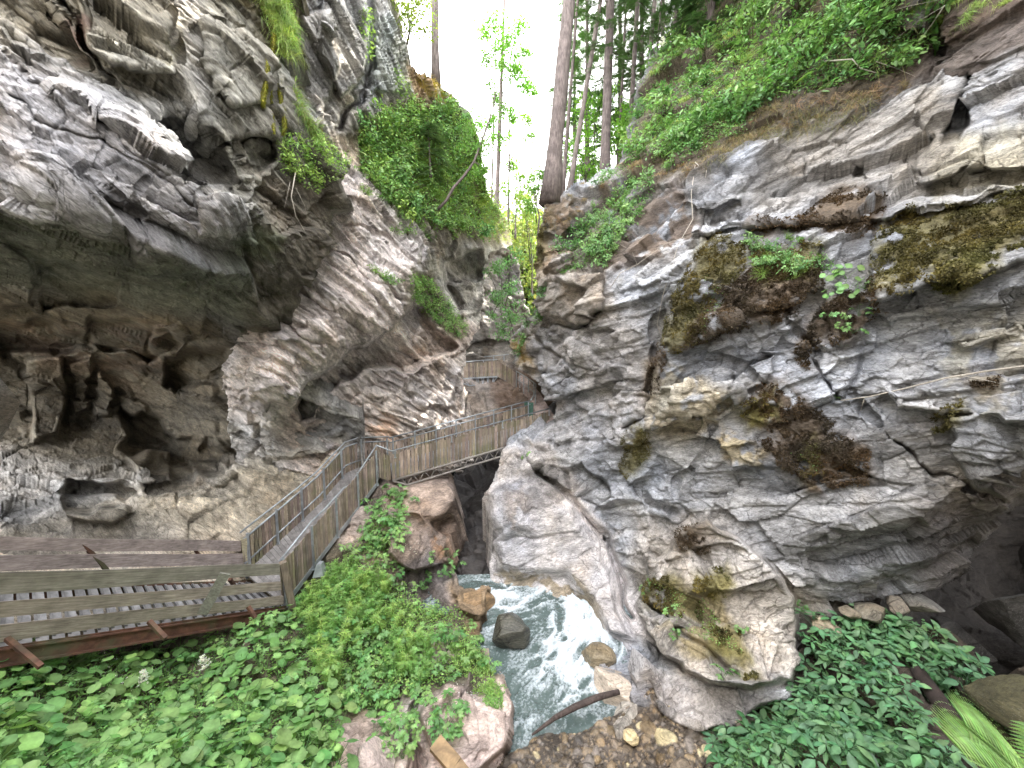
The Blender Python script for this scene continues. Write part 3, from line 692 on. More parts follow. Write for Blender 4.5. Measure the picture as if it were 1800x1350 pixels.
R.colour([(1640,-160),(1960,-160),(1960,-20),(1800,40),(1660,70)], (0.07,0.052,0.038), 0.9, 14, alpha=0.2, puff=0.08)
# soil and roots under the plants along the top
R.colour([(1080,300),(1120,200),(1150,80),(1230,-160),(1650,-160),(1600,40),(1640,110),(1560,180),(1400,200),(1330,260),(1230,330),(1090,330)], (0.085,0.065,0.04), 0.95, 16, alpha=0.2, amp=0.8, puff=0.1)
R.colour([(1560,60),(1960,-160),(1960,60),(1740,130),(1640,160),(1560,170)], (0.10,0.075,0.06), 0.85, 20, alpha=0.3)
R.colour([(1060,330),(1200,330),(1240,420),(1180,450),(1060,480),(1010,420)], (0.13,0.095,0.07), 0.9, 16, alpha=0.35, breakup=0.7)
MOSS, MOSS2, MOSSB = (0.112,0.097,0.035), (0.155,0.138,0.048), (0.085,0.06,0.037)
MOSSFIB = []
for poly, c, pf in (
 ([(1165,590),(1180,520),(1215,450),(1265,405),(1310,420),(1310,470),(1260,520),(1240,590),(1190,620)], MOSS, .14),
 ([(1250,520),(1320,470),(1440,460),(1450,500),(1380,560),(1290,580),(1200,615)], MOSSB, .12),
 ([(1310,425),(1440,440),(1450,480),(1340,500)], MOSS, .10),
 ([(1130,700),(1140,640),(1165,600),(1180,625),(1155,690)], MOSSB, .08),
 ([(1085,835),(1095,770),(1120,735),(1145,760),(1140,800),(1115,840)], MOSS, .1),
 ([(1545,400),(1600,360),(1720,360),(1800,320),(1960,290),(1960,400),(1760,450),(1700,480),(1640,490),(1560,530),(1530,500)], MOSS, .12),
 ([(1640,470),(1680,440),(1760,420),(1750,470),(1680,520),(1640,510)], MOSS2, .1),
 ([(1300,700),(1340,670),(1420,690),(1470,740),(1440,780),(1380,770),(1310,740)], MOSSB, .1),
 ([(1295,710),(1350,690),(1360,730),(1310,745)], MOSS2, .1),
 ([(1330,770),(1450,750),(1530,790),(1525,850),(1440,860),(1370,820)], MOSSB, .12),
 ([(1400,800),(1440,770),(1450,830),(1410,840)], MOSS, .1),
 ([(1440,540),(1540,480),(1560,560),(1480,600),(1430,620),(1420,650),(1390,630)], MOSSB, .1),
 ([(1630,730),(1690,700),(1680,750),(1640,760)], MOSS, .1),
 ([(1700,665),(1760,655),(1750,680),(1710,680)], MOSSB, .05),
 ([(1215,1010),(1270,990),(1300,1030),(1260,1050),(1220,1040)], MOSS2, .12),
 ([(1185,930),(1235,920),(1245,970),(1200,980)], MOSSB, .06),
 ([(1125,1020),(1180,1010),(1220,1060),(1200,1090),(1140,1070)], MOSS, .1),
 ([(1240,1090),(1300,1100),(1330,1150),(1290,1160),(1250,1130)], MOSS2, .08),
 ([(1300,1175),(1335,1170),(1330,1205),(1305,1200)], MOSS2, .05),
 ([(1480,330),(1560,350),(1540,420),(1460,430),(1380,410),(1400,380)], MOSSB, .06),
 ([(1310,385),(1400,380),(1440,400),(1340,420)], MOSSB, .06),
 ([(905,600),(935,590),(940,640),(912,650)], (0.26,0.17,0.04), .06),
 ([(935,390),(960,360),(950,470),(935,470)], MOSS, .05)):
    R.colour(poly, c, 0.95, 17, 26, alpha=0.0, amp=0.5, breakup=0.92, puff=pf)
    ar = np.array(poly, float); MOSSFIB.append((poly, int(1.1 * abs(np.dot(ar[:, 0], np.roll(ar[:, 1], 1)) - np.dot(ar[:, 1], np.roll(ar[:, 0], 1))) / 2), c))
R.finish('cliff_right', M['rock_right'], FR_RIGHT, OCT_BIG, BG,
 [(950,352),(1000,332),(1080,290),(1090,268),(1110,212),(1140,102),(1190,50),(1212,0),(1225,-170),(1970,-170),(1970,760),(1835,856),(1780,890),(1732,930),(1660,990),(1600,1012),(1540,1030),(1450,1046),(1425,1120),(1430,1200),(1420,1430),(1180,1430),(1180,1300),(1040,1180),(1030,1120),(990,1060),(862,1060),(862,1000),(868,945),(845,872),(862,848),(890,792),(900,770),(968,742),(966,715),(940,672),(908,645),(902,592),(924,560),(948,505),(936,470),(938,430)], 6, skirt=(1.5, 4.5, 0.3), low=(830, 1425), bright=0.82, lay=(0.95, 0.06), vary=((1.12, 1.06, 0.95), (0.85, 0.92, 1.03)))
tag(R.obj, kind='structure')

# ------------------------------------------------------------------ hollow under the right cliff
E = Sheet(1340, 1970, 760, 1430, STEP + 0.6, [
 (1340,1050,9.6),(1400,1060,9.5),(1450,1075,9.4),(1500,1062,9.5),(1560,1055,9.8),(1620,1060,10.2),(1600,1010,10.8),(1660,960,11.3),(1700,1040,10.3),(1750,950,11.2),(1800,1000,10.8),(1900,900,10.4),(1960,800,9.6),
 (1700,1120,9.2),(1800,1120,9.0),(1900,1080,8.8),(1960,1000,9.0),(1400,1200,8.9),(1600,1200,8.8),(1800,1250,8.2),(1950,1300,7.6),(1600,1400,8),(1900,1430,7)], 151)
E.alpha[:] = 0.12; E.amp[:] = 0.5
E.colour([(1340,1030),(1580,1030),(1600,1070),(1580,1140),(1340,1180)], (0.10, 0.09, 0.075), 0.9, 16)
E.finish('cliff_hollow', M['rock_right'], FR_RIGHT, OCT_BIG, (0.03, 0.026, 0.023), [(1330,1020),(1440,1000),(1600,960),(1700,870),(1980,750),(1980,1440),(1330,1440)], 6, skirt=(0.5, 2.5, 0.2))  # near-black base paints in the deep shade under the overhang
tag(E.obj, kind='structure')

# ------------------------------------------------------------------ rock at the back of the narrow, below the far footbridge
C = Sheet(690, 1010, 380, 1080, STEP, [
 (700,400,30),(760,440,30),(850,440,30),(900,450,32),(960,450,33),(850,540,29.5),(900,540,30),(960,560,26),(820,620,29),(880,620,29.5),(930,640,26),
 (800,680,27.5),(850,680,27.5),(890,690,25.5),(930,690,23),(960,720,20.5),(800,740,25),(850,720,25.5),(880,730,23.5),(930,730,20.5),
 (790,800,23),(850,780,23),(900,780,21),(820,880,18.5),(880,880,18),(820,960,15.5),(880,960,15.3),(820,1030,13.6),(880,1030,13.8),(840,1090,13),(900,1090,13.4),(960,900,19),(700,700,27),(700,1000,18)], 131)
C.block([(805,690),(850,690),(870,735),(855,790),(800,790),(790,740)], -0.8, 12, 8)
C.block([(845,440),(905,450),(900,520),(860,530)], 0.7, 8, 10)
C.colour([(680,370),(1010,370),(1010,640),(680,640)], (0.24,0.225,0.205), 0.9, 10)
C.colour([(860,660),(960,650),(980,800),(880,760)], (0.17,0.12,0.09), 0.9, 8, alpha=0.3)
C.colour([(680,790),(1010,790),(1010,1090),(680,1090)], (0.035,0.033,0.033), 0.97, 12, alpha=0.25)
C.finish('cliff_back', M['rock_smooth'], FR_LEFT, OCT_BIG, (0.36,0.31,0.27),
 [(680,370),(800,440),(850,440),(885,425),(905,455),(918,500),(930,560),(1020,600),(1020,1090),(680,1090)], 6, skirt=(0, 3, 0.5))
tag(C.obj, kind='structure')

# ------------------------------------------------------------------ planted bank between walkway and creek
B = Sheet(-160, 960, 790, 1440, STEP, [
 (-150,1250,5.6),(0,1190,6.6),(150,1160,7.6),(300,1120,8.7),(420,1090,9.4),(500,1080,10),(520,1060,10.4),(590,985,11.6),(640,900,13.4),(680,850,15),(720,830,16.2),
 (-150,1150,7.4),(0,1110,8),(250,1060,9.4),(420,1030,10.9),(560,930,13.5),(620,870,15.2),(640,820,16.5),
 (-150,1440,3.9),(0,1350,4.7),(200,1350,5.1),(400,1350,5.6),(600,1350,6.2),(700,1350,6.6),(800,1350,6.8),
 (0,1270,5.6),(200,1250,6.4),(400,1220,7.3),(550,1200,8),(650,1200,8.4),(760,1200,8.5),
 (500,1130,8.9),(600,1080,9.8),(700,1100,10),(800,1130,9.9),(850,1150,9.6),(900,1230,8.35),(890,1310,7.3),(860,1360,6.8),(940,1440,6.2),(850,1230,8.2),(840,1300,7.2),
 (650,980,11.8),(700,940,12.6),(740,980,12.6),(780,1000,12.9),(830,1040,12.3),(850,1090,11.0),(720,1040,11.2),
 (690,880,14.2),(740,870,15),(790,870,15.2),(800,930,14.8),(745,930,13.6),(790,820,17),(400,1440,4.8),(700,1440,5.9)], 177)
B.block([(700,850),(790,835),(808,880),(805,910),(760,925),(700,900)], -0.9, 16, 8)
B.block([(680,890),(740,900),(790,950),(795,990),(730,1010),(680,980)], -0.6, 16, 8)
B.block([(795,1040),(860,1035),(870,1065),(840,1090),(800,1070)], -0.5, 10, 6)
B.block([(600,1270),(720,1260),(720,1350),(700,1440),(560,1440),(580,1330)], -0.25, 10, 10)
B.block([(790,1190),(880,1190),(905,1240),(890,1320),(840,1360),(760,1340),(740,1260)], -0.4, 12, 8)
B.crack([(735,1230),(725,1300),(760,1440)], 8, 0.4); B.crack([(700,1210),(690,1270)], 6, 0.3)
B.colour([(-170,1000),(560,900),(660,1000),(850,1100),(880,1200),(760,1230),(600,1280),(560,1450),(-170,1450)], (0.10,0.085,0.055), 0.95, 14, alpha=0.3, amp=0.6)
B.colour([(680,840),(800,830),(812,930),(790,1000),(700,1020),(650,980)], (0.46,0.36,0.30), 0.95, 14, amp=0.35)
B.colour([(760,930),(790,940),(795,1000),(770,990)], (0.48,0.25,0.10), 0.7, 8, breakup=0.6)
B.colour([(700,1000),(760,960),(800,1000),(790,1050),(720,1060)], (0.20,0.175,0.17), 0.85, 14)
B.colour([(790,1030),(870,1030),(870,1110),(830,1110)], (0.34,0.24,0.14), 0.9, 10, amp=0.5)
B.colour([(580,1260),(740,1240),(880,1180),(920,1240),(890,1330),(960,1450),(560,1450)], (0.50,0.405,0.37), 0.95, 12, amp=0.6, alpha=1.0)
B.colour([(660,1240),(740,1220),(730,1300),(690,1290)], (0.45,0.40,0.39), 0.7, 10)
B.colour([(730,1120),(800,1110),(800,1160),(720,1160)], (0.46,0.4,0.35), 0.8, 8, alpha=1)
B.colour([(560,1120),(700,1170),(690,1290),(560,1250)], (0.2,0.15,0.1), 0.5, 14)
B.finish('bank', M['earth'], FR_RIGHT, OCT_BIG, (0.4,0.33,0.28),
 [(-170,1080),(0,1060),(250,1040),(420,1010),(520,960),(600,860),(640,815),(720,820),(795,822),(808,880),(804,910),(790,960),(798,1000),(808,1030),(862,1036),(852,1068),(846,1104),(880,1150),(906,1232),(892,1310),(870,1360),(880,1450),(-170,1450)], 6, skirt=(0.3, 1.5, -2.5))
tag(B.obj, kind='structure')

# ------------------------------------------------------------------ shaded slope at lower right
D = Sheet(1200, 1960, 1030, 1440, STEP + 0.3, [
 (1230,1350,7.0),(1290,1290,7.8),(1420,1120,8.6),(1560,1085,8.5),(1660,1120,7.9),(1740,1250,6.5),(1800,1380,5.4),(1500,1350,6.0),(1700,1350,5.5),(1550,1200,7.3),
 (1400,1250,7.3),(1400,1440,5.5),(1700,1440,4.8),(1950,1440,4.3),(1900,1300,5.8),(1850,1180,7),(1950,1100,7.4),(1640,1200,7.0),(1230,1440,6.2)], 211)
D.block([(1600,1170),(1640,1165),(1730,1270),(1745,1330),(1700,1330),(1620,1220)], 0.35, 8, 8)
D.colour([(1590,1160),(1650,1160),(1750,1280),(1750,1350),(1690,1340)], (0.05,0.038,0.03), 0.9, 10, alpha=0.4)
D.colour([(1720,1230),(1960,1130),(1960,1440),(1780,1400)], (0.12,0.105,0.05), 0.8, 14, alpha=0.4, breakup=0.7)
D.colour([(1340,1220),(1400,1210),(1390,1290),(1330,1300)], (0.17,0.16,0.06), 0.7, 10, alpha=0.3)
D.finish('slope', M['earth'], FR_RIGHT, OCT_BIG, (0.10,0.08,0.06),
 [(1205,1450),(1230,1350),(1290,1285),(1370,1220),(1420,1120),(1560,1080),(1670,1110),(1760,1180),(1970,1090),(1970,1450)], 6, skirt=(0.5, 1.2, -2.0))
tag(D.obj, kind='structure')

# ------------------------------------------------------------------ the gorge goes on unseen behind the camera, walls raised to block sky light
def gridmesh(name, fn, nu, nv, mat, rgb, disp=1.0, seed=0):
    a, b = np.meshgrid(np.linspace(0, 1, nu), np.linspace(0, 1, nv))
    P = fn(a, b).astype(np.float32)
    P = P + disp * np.stack([fbm(P * 0.25, 4, seed + k) for k in range(3)], -1)
    i = np.arange(nu * nv).reshape(nv, nu)
    q = np.stack([i[:-1, :-1], i[1:, :-1], i[1:, 1:], i[:-1, 1:]], -1).reshape(-1, 4)
    c = np.empty((nu * nv, 4), np.float32); c[:] = (*rgb, 1)
    c[:, :3] *= (1 + 0.4 * fbm(P * 0.6, 4, seed + 9)).reshape(-1, 1)
    o = link(name, mesh_np(name, P.reshape(-1, 3), [q], c, True, [mat])); return tag(o, kind='structure')
plan = np.array([(-11.5, 8), (-11.5, 3), (-11, -4), (-9, -12), (-3, -17), (4, -17), (9, -12), (11, -4), (11.5, 2), (12.2, 6.0), (13.2, 8.0)])
def behind(a, b):
    t = a * (len(plan) - 1); i = np.clip(t.astype(int), 0, len(plan) - 2); f = (t - i)[..., None]
    xy = plan[i] * (1 - f) + plan[i + 1] * f
    return np.concatenate([xy * (1 + 0.2 * b[..., None]), (-11 + 30 * b)[..., None]], -1)
gridmesh('cliff_behind', behind, 160, 50, M['rock_left'], (0.28, 0.27, 0.25), 1.6, 5)
OV = A
# ------------------------------------------------------------------ ground, hills, creek bed, water
def hill_right(a, b):   # b: from the cliff top up the hillside; a: along the gorge
    y = -6 + 46 * a
    x0 = 12.8 + 0 * a + 2.5 * sstep(22, 34, y)
    z0 = 15.5 + 2.0 * sstep(8, 16, y) - 2.0 * sstep(24, 34, y)
    return np.stack([x0 + 30 * b, y, z0 + 24 * b ** 0.9], -1)
gridmesh('hillside', hill_right, 90, 50, M['earth'], (0.08, 0.075, 0.035), 0.9, 61)  # unseen hillside, added to keep the sun off the gorge
def hill_left(a, b):
    y = 4 + 60 * a
    x0 = -10.5 + 3.5 * sstep(12, 22, y) - 6 * sstep(26, 50, y)
    z0 = 17 - 3.0 * sstep(14, 24, y) - 9 * sstep(26, 50, y)
    return np.stack([x0 - 40 * b, y, z0 + 16 * b], -1)
gridmesh('hillside', hill_left, 60, 30, M['earth'], (0.08, 0.075, 0.035), 0.9, 67)
def far_valley(a, b):
    x = -60 + 130 * a
    y = 34 + 66 * b
    z = -3 + 27.0 * b + 0.010 * (x - 2) ** 2
    return np.stack([x, y, z], -1)
gridmesh('hillside', far_valley, 80, 30, M['earth'], (0.13, 0.14, 0.04), 1.2, 71)
def mountain(a, b):
    x = -900 + 1900 * a
    return np.stack([x, 900 + 300 * b, -60 + (210 + 60 * np.sin(a * 9)) * b], -1)
mm_, nn_, ll_, pp_ = nmat('mountain_forest'); pp_.inputs['Base Color'].default_value = (0.05, 0.085, 0.06, 1); pp_.inputs['Roughness'].default_value = 0.9
M['mountain'] = mm_
gridmesh('mountain', mountain, 60, 12, M['mountain'], (0.3, 0.4, 0.3), 20, 73)
gm = MB(); gm.add([(-400, -300, -14), (400, -300, -14), (400, 900, -14), (-400, 900, -14)], [(0, 1, 2, 3)], (0.1, 0.09, 0.06))
tag(gm.build('ground', M['earth']), kind='structure')

# creek bed: one sheet under the water, rising to gravel in front
WZ = -8.5
def bed_h(X, Y):
    p = np.stack([X, Y, 0 * X], -1)
    h = -9.35 + 0.12 * fbm(p * 0.9, 3, 5)
    g = sstep(0.9, 0.0, (Y - 7.75) / 0.8 - (X - 1.6) * 0.42 + 0.25 * fbm(p * 1.3, 3, 8))      # gravel bar in front
    h = h + g * 0.98
    h = h + 0.35 * sstep(2.2, 3.4, X + 0.0 * Y)                                          # right margin
    return h
xs = np.arange(-3.5, 8.0, 0.022); ys = np.arange(4.6, 14.5, 0.022)
BX, BY = np.meshgrid(xs, ys)
BZ = bed_h(BX, BY)
pp = np.stack([BX, BY, 0 * BX], -1)
peb = np.zeros(BX.shape, np.float32); pt = np.zeros(BX.shape, np.float32); hue = np.zeros(BX.shape, np.float32)
for sc, am, sd in ((0.42, 0.10, 1), (0.2, 0.065, 2), (0.1, 0.04, 3), (0.055, 0.02, 4)):
    d1, d2, r, _ = worley(pp / sc + np.array([0, 0, sd * 7.3]) + 0.25 * np.stack([vnoise(pp * 3 / sc * 0.3, k) for k in range(3)], -1), 300 + sd)
    k = np.clip(1 - (d1 / 0.48) ** 2, 0, 1) * (r[0] > (0.72 if sc > 0.3 else 0.35))
    hh = am * np.sqrt(k)
    m = hh > peb
    pt = np.where(m, r[1], pt); hue = np.where(m, r[2], hue); peb = np.maximum(peb, hh)
BZ = BZ + peb
tone = (0.35 + 0.9 * pt)[..., None]
bc = (np.array([0.16, 0.14, 0.125]) * (1 - hue[..., None]) + np.array([0.24, 0.175, 0.10]) * hue[..., None]) * tone
bc = np.where((peb < 0.008)[..., None], np.array([0.06, 0.048, 0.038]), bc)
bc = np.where(((pt > 0.94) & (peb > 0.02))[..., None], np.array([0.42, 0.36, 0.22]), bc)
i = np.arange(BX.size).reshape(BX.shape)
q = np.stack([i[:-1, :-1], i[:-1, 1:], i[1:, 1:], i[1:, :-1]], -1).reshape(-1, 4)
M['bed'] = make_rock('wet_gravel', gloss=0.28, speck=0.25, bumpk=0.5)
o = link('creek_bed', mesh_np('creek_bed', np.stack([BX, BY, BZ], -1).reshape(-1, 3), [q], np.concatenate([bc, np.ones(BX.shape + (1,))], -1).reshape(-1, 4), True, [M['bed']]))
tag(o, kind='structure')

# water: pool, tongue of white water, smooth run-out under the log
def make_water():
    m, n, l, p = nmat('stream_water')
    col = attr(n, 'Col')
    sx = n.new('ShaderNodeSeparateColor'); l.new(col.outputs['Color'], sx.inputs[0])
    geo = n.new('ShaderNodeNewGeometry').outputs['Position']
    p.inputs['Base Color'].default_value = (0.19, 0.26, 0.25, 1); p.inputs['Roughness'].default_value = 0.08
    p.inputs['IOR'].default_value = 1.33; p.inputs['Transmission Weight'].default_value = 0.55
    foam = n.new('ShaderNodeBsdfPrincipled'); foam.inputs['Base Color'].default_value = (0.62, 0.69, 0.74, 1); foam.inputs['Roughness'].default_value = 0.45
    foam.inputs['Subsurface Weight'].default_value = 0.0
    nz = noise_node(n, l, geo, 15, 5, 0.65)
    ad = n.new('ShaderNodeMath'); ad.operation = 'ADD'; l.new(sx.outputs[0], ad.inputs[0]); l.new(maprange(n, l, nz, 0.3, 0.7, -0.3, 0.3), ad.inputs[1])
    f = maprange(n, l, ad.outputs[0], 0.12, 0.85, 0, 0.97)
    mx = n.new('ShaderNodeMixShader'); l.new(f, mx.inputs[0]); l.new(p.outputs[0], mx.inputs[1]); l.new(foam.outputs[0], mx.inputs[2])
    l.new(mx.outputs[0], n['Material Output'].inputs['Surface'])
    nb = bump(n, l, noise_node(n, l, geo, 11, 4, 0.6), 0.25, 0.03); l.new(nb, p.inputs['Normal'])
    nb2 = bump(n, l, noise_node(n, l, geo, 26, 4, 0.65), 0.5, 0.03); l.new(nb2, foam.inputs['Normal'])
    return m
M['water'] = make_water()
def wpt(u, v):  # the spot on the water plane seen at a pixel
    x = (u - 900) / F_PX; y = -(v - 675) / F_PX
    dy = CP + y * SP; dz = -SP + y * CP
    t = WZ / dz; return (x * t, dy * t)
flow = [wpt(*p) for p in ((830, 1068), (900, 1060), (985, 1035), (1032, 1075), (1035, 1130), (1000, 1180), (960, 1225), (938, 1268), (900, 1300), (880, 1340), (840, 1380))]
wx = np.arange(-3.0, 4.2, 0.02); wy = np.arange(5.0, 13.4, 0.02)
WX, WY = np.meshgrid(wx, wy); wp = np.stack([WX, WY, 0 * WX], -1)
# distance along and across the current
best = np.full(WX.shape, 1e9); al = np.zeros(WX.shape); acc = 0
for (ax, ay), (bx_, by_) in zip(flow[:-1], flow[1:]):
    ex, ey = bx_ - ax, by_ - ay; L = math.hypot(ex, ey)
    t = np.clip(((WX - ax) * ex + (WY - ay) * ey) / (L * L), 0, 1)
    d = np.hypot(WX - ax - t * ex, WY - ay - t * ey); m = d < best
    best = np.where(m, d, best); al = np.where(m, acc + t * L, al); acc += L
cross = best
fl = np.stack([al * 0.9 + 0.5 * fbm(wp * 1.2, 2, 3), cross * 2.3, 0 * al], -1)
st = fbm(fl * 1.6, 5, 40, 0.6, ridged=True)
st2 = fbm(np.stack([al * 2.2, cross * 5, 0 * al], -1) + 0.5 * fbm(wp * 2, 2, 9)[..., None], 4, 50, 0.6)
wid = np.interp(al, [0, 1.0, 2.5, 4.2, 5.6, 6.8, 7.8, 9.5], [0.8, 0.9, 1.0, 1.3, 1.4, 1.15, 0.6, 0.3])
core = sstep(1.25, 0.0, cross / wid)
inten = np.interp(al, [0, 0.6, 2.0, 3.4, 5.0, 6.6, 7.4, 8.2, 10], [1.25, 1.0, 0.7, 0.85, 1.1, 1.35, 1.25, 0.35, 0.1])
foam = core * inten * 0.62 + (st - 0.10) * 1.25 * sstep(2.8, 0.2, cross) * np.clip(inten, 0.15, 1) + st2 * 0.5 * core
foam = np.clip(foam - 0.04, 0, 1) * sstep(15.5, 13.0, WY)
WH = WZ + 0.05 * fbm(wp * 2.2, 4, 60) + 0.10 * foam * (0.5 + st2) + 0.07 * core * st2
WH += 0.14 * sstep(9.5, 12.5, WY) - 0.10 * sstep(8.2, 7.4, WY) + 0.10 * core * inten
WH += 0.5 * sstep(13.0, 15.5, WY)
i = np.arange(WX.size).reshape(WX.shape)
q = np.stack([i[:-1, :-1], i[:-1, 1:], i[1:, 1:], i[1:, :-1]], -1).reshape(-1, 4)
wc = np.stack([foam] * 3, -1).reshape(-1, 3)
o = link('creek_water', mesh_np('creek_water', np.stack([WX, WY, WH], -1).reshape(-1, 3), [q], wc, True, [M['water']]))
tag(o, kind='structure')
# ------------------------------------------------------------------ walkway, stair, footbridges
UP = Vector((0, 0, 1))
def along(pts, s):
    """point at arc length s on a polyline of Vectors"""
    for a, b in zip(pts[:-1], pts[1:]):
        L = (b - a).length
        if s <= L or b is pts[-1]: return a + (b - a) * min(1.0, s / L)
        s -= L
def plen(pts): return sum((b - a).length for a, b in zip(pts[:-1], pts[1:]))
def PL(*q): return [P3(*p) for p in q]
def pickets(root, rail, top, bot, rnd, width=0.092, gap=0.03, side=1, greeny=0.0):
    mb = MB(); L = plen(rail); s = width / 2
    while s < L - width / 2:
        a, b = along(rail, s - width / 2), along(rail, s + width / 2)
        d = (b - a); h = Vector((d.x, d.y, 0)); 
        if h.length < 1e-4: s += width + gap; continue
        nrm = h.normalized().cross(UP) * side * 0.012
        j1, j2 = rnd.uniform(-.025, .025), rnd.uniform(-.03, .03)
        c = rnd.uniform(0.55, 1.25); cc = (c, c * rnd.uniform(0.93, 1.03), c * rnd.uniform(0.85, 1.02))
        tl = rnd.uniform(-.012, .012)
        A = [a - UP * (top + j1) - nrm, b - UP * (top + j1 + tl) - nrm, b - UP * (top + j1 + tl) + nrm, a - UP * (top + j1) + nrm]
        B_ = [a - UP * (bot + j2) - nrm, b - UP * (bot + j2) - nrm, b - UP * (bot + j2) + nrm, a - UP * (bot + j2) + nrm]
        mb.hexa(B_, A, cc); s += width + gap * rnd.uniform(0.6, 1.5)
    return mb.build('picket_panel', M['wood_brown'], root)
def handrail(root, pts, r=0.028, name='handrail'):
    mb = MB(); mb.tube(pts, r, 8); return mb.build(name, M['zinc'], root, smooth=True)
def off(pts, dz): return [p - UP * dz for p in pts]
def posts(root, rail, n, top, bot, r=0.03, side=None, start=0.02, end=0.98):
    L = plen(rail)
    for k in range(n):
        p = along(rail, L * (start + (end - start) * k / max(1, n - 1)))
        if side is not None: p = p + side
        mb = MB(); mb.bar(p - UP * bot, p - UP * top, r * 2, r * 2, Vector((0, 1, 0)))
        mb.bar(p - UP * (bot - 0.0) - Vector((.05, 0, 0)), p - UP * (bot) + Vector((.05, 0, 0)), .1, .02)
        mb.build('post', M['zinc'], root)

rw = random.Random(5)
# --- near walkway: sloping timber gangway with flared board railings
wk = empty('walkway', P3(300, 1100, 8.2), 'sloping timber walkway with grey board railings on rusty steel beams, lower left', 'walkway')
def ext(a, b, k): return a + (a - b) * k
def board(root, name, l, r, th, mat, nvec, k=0.25, c=None):
    """plank between left (top, bottom) and right (top, bottom) pixel+depth points, carried on out of frame"""
    (t0, b0), (t1, b1) = (P3(*l[0]), P3(*l[1])), (P3(*r[0]), P3(*r[1]))
    t0, b0 = ext(t0, t1, k), ext(b0, b1, k)
    mb = MB(); N_ = 8; o = nvec.normalized() * th
    for i in range(N_):   # a few pieces so that the board can sag a little
        f0, f1 = i / N_, (i + 1) / N_
        sg = lambda f: UP * (0.012 * math.sin(f * 9.0 + len(name) + l[0][1] * .1))
        A = [b0.lerp(b1, f0) + sg(f0), t0.lerp(t1, f0) + sg(f0), t0.lerp(t1, f0) + sg(f0) - o, b0.lerp(b1, f0) + sg(f0) - o]
        B_ = [b0.lerp(b1, f1) + sg(f1), t0.lerp(t1, f1) + sg(f1), t0.lerp(t1, f1) + sg(f1) - o, b0.lerp(b1, f1) + sg(f1) - o]
        mb.hexa(A, B_, c)
    return mb.build(name, mat, root)
nn = Vector((0.89, -0.45, 0.15))
board(wk, 'railing_board', ((0, 1007, 5.9), (0, 1046, 5.97)), ((492, 991, 9.6), (492, 1010, 9.63)), 0.07, M['wood_grey'], nn, c=(1.05, 1.03, 1.0))
board(wk, 'railing_board', ((0, 1059, 6.0), (0, 1087, 6.05)), ((494, 1023, 9.7), (495, 1038, 9.73)), 0.05, M['wood_grey'], nn, c=(1.32, 1.2, 1.16))
board(wk, 'railing_board', ((0, 1098, 6.1), (0, 1128, 6.15)), ((498, 1047, 9.8), (499, 1062, 9.83)), 0.05, M['wood_grey'], nn, c=(1.28, 1.17, 1.13))
board(wk, 'railing_board', ((0, 944, 6.9), (0, 968, 6.93)), ((424, 951, 11.0), (424, 969, 11.02)), 0.07, M['wood_grey'], nn, c=(1.45, 1.32, 1.36))
board(wk, 'railing_board', ((0, 976, 6.92), (0, 1004, 6.96)), ((428, 973, 11.02), (428, 991, 11.05)), 0.05, M['wood_grey'], nn, c=(1.5, 1.38, 1.43))
# side beams with flanges
nb = P3(0, 1138, 6.2), P3(500, 1069, 9.95)
a0 = ext(nb[0], nb[1], .25)
mb = MB(); mb.bar(a0 - UP * .17, nb[1] - UP * .10, .03, .30); mb.bar(a0 - UP * .03, nb[1] - UP * .0, .16, .025); mb.bar(a0 - UP * .33, nb[1] - UP * .24, .18, .03)
for k in range(9):
    p = a0.lerp(nb[1], (k + .5) / 9) + nn * .02 - UP * .15
    mb.tube([p, p + nn * .015], .012, 6)
mb.build('side_beam', M['rust'], wk)
fb = P3(0, 1035, 7.0), P3(440, 1022, 11.1)
b0 = ext(fb[0], fb[1], .25)
mb = MB(); mb.bar(b0 - UP * .17, fb[1] - UP * .12, .03, .28); mb.bar(b0 - UP * .03, fb[1], .14, .025)
mb.build('side_beam', M['rust'], wk)
# deck of cross planks
mb = MB(); nD = 30
for k in range(nD):
    f0, f1 = k / nD, (k + 0.80) / nD
    c = rw.uniform(.75, 1.1); t = UP * .03
    A = [a0.lerp(nb[1], f0), b0.lerp(fb[1], f0), b0.lerp(fb[1], f1), a0.lerp(nb[1], f1)]
    mb.hexa([p - t for p in A], [p + t * .2 for p in A], (c, c, c))
    cl = [a0.lerp(nb[1], f0 + .001).lerp(b0.lerp(fb[1], f0 + .001), .06), a0.lerp(nb[1], f0 + .001).lerp(b0.lerp(fb[1], f0 + .001), .94),
          a0.lerp(nb[1], f0 + .008).lerp(b0.lerp(fb[1], f0 + .008), .94), a0.lerp(nb[1], f0 + .008).lerp(b0.lerp(fb[1], f0 + .008), .06)]
    mb.hexa([p + t * .2 for p in cl], [p + t * 1.6 for p in cl], (c * .7, c * .7, c * .7))
mb.build('deck', M['deck'], wk)
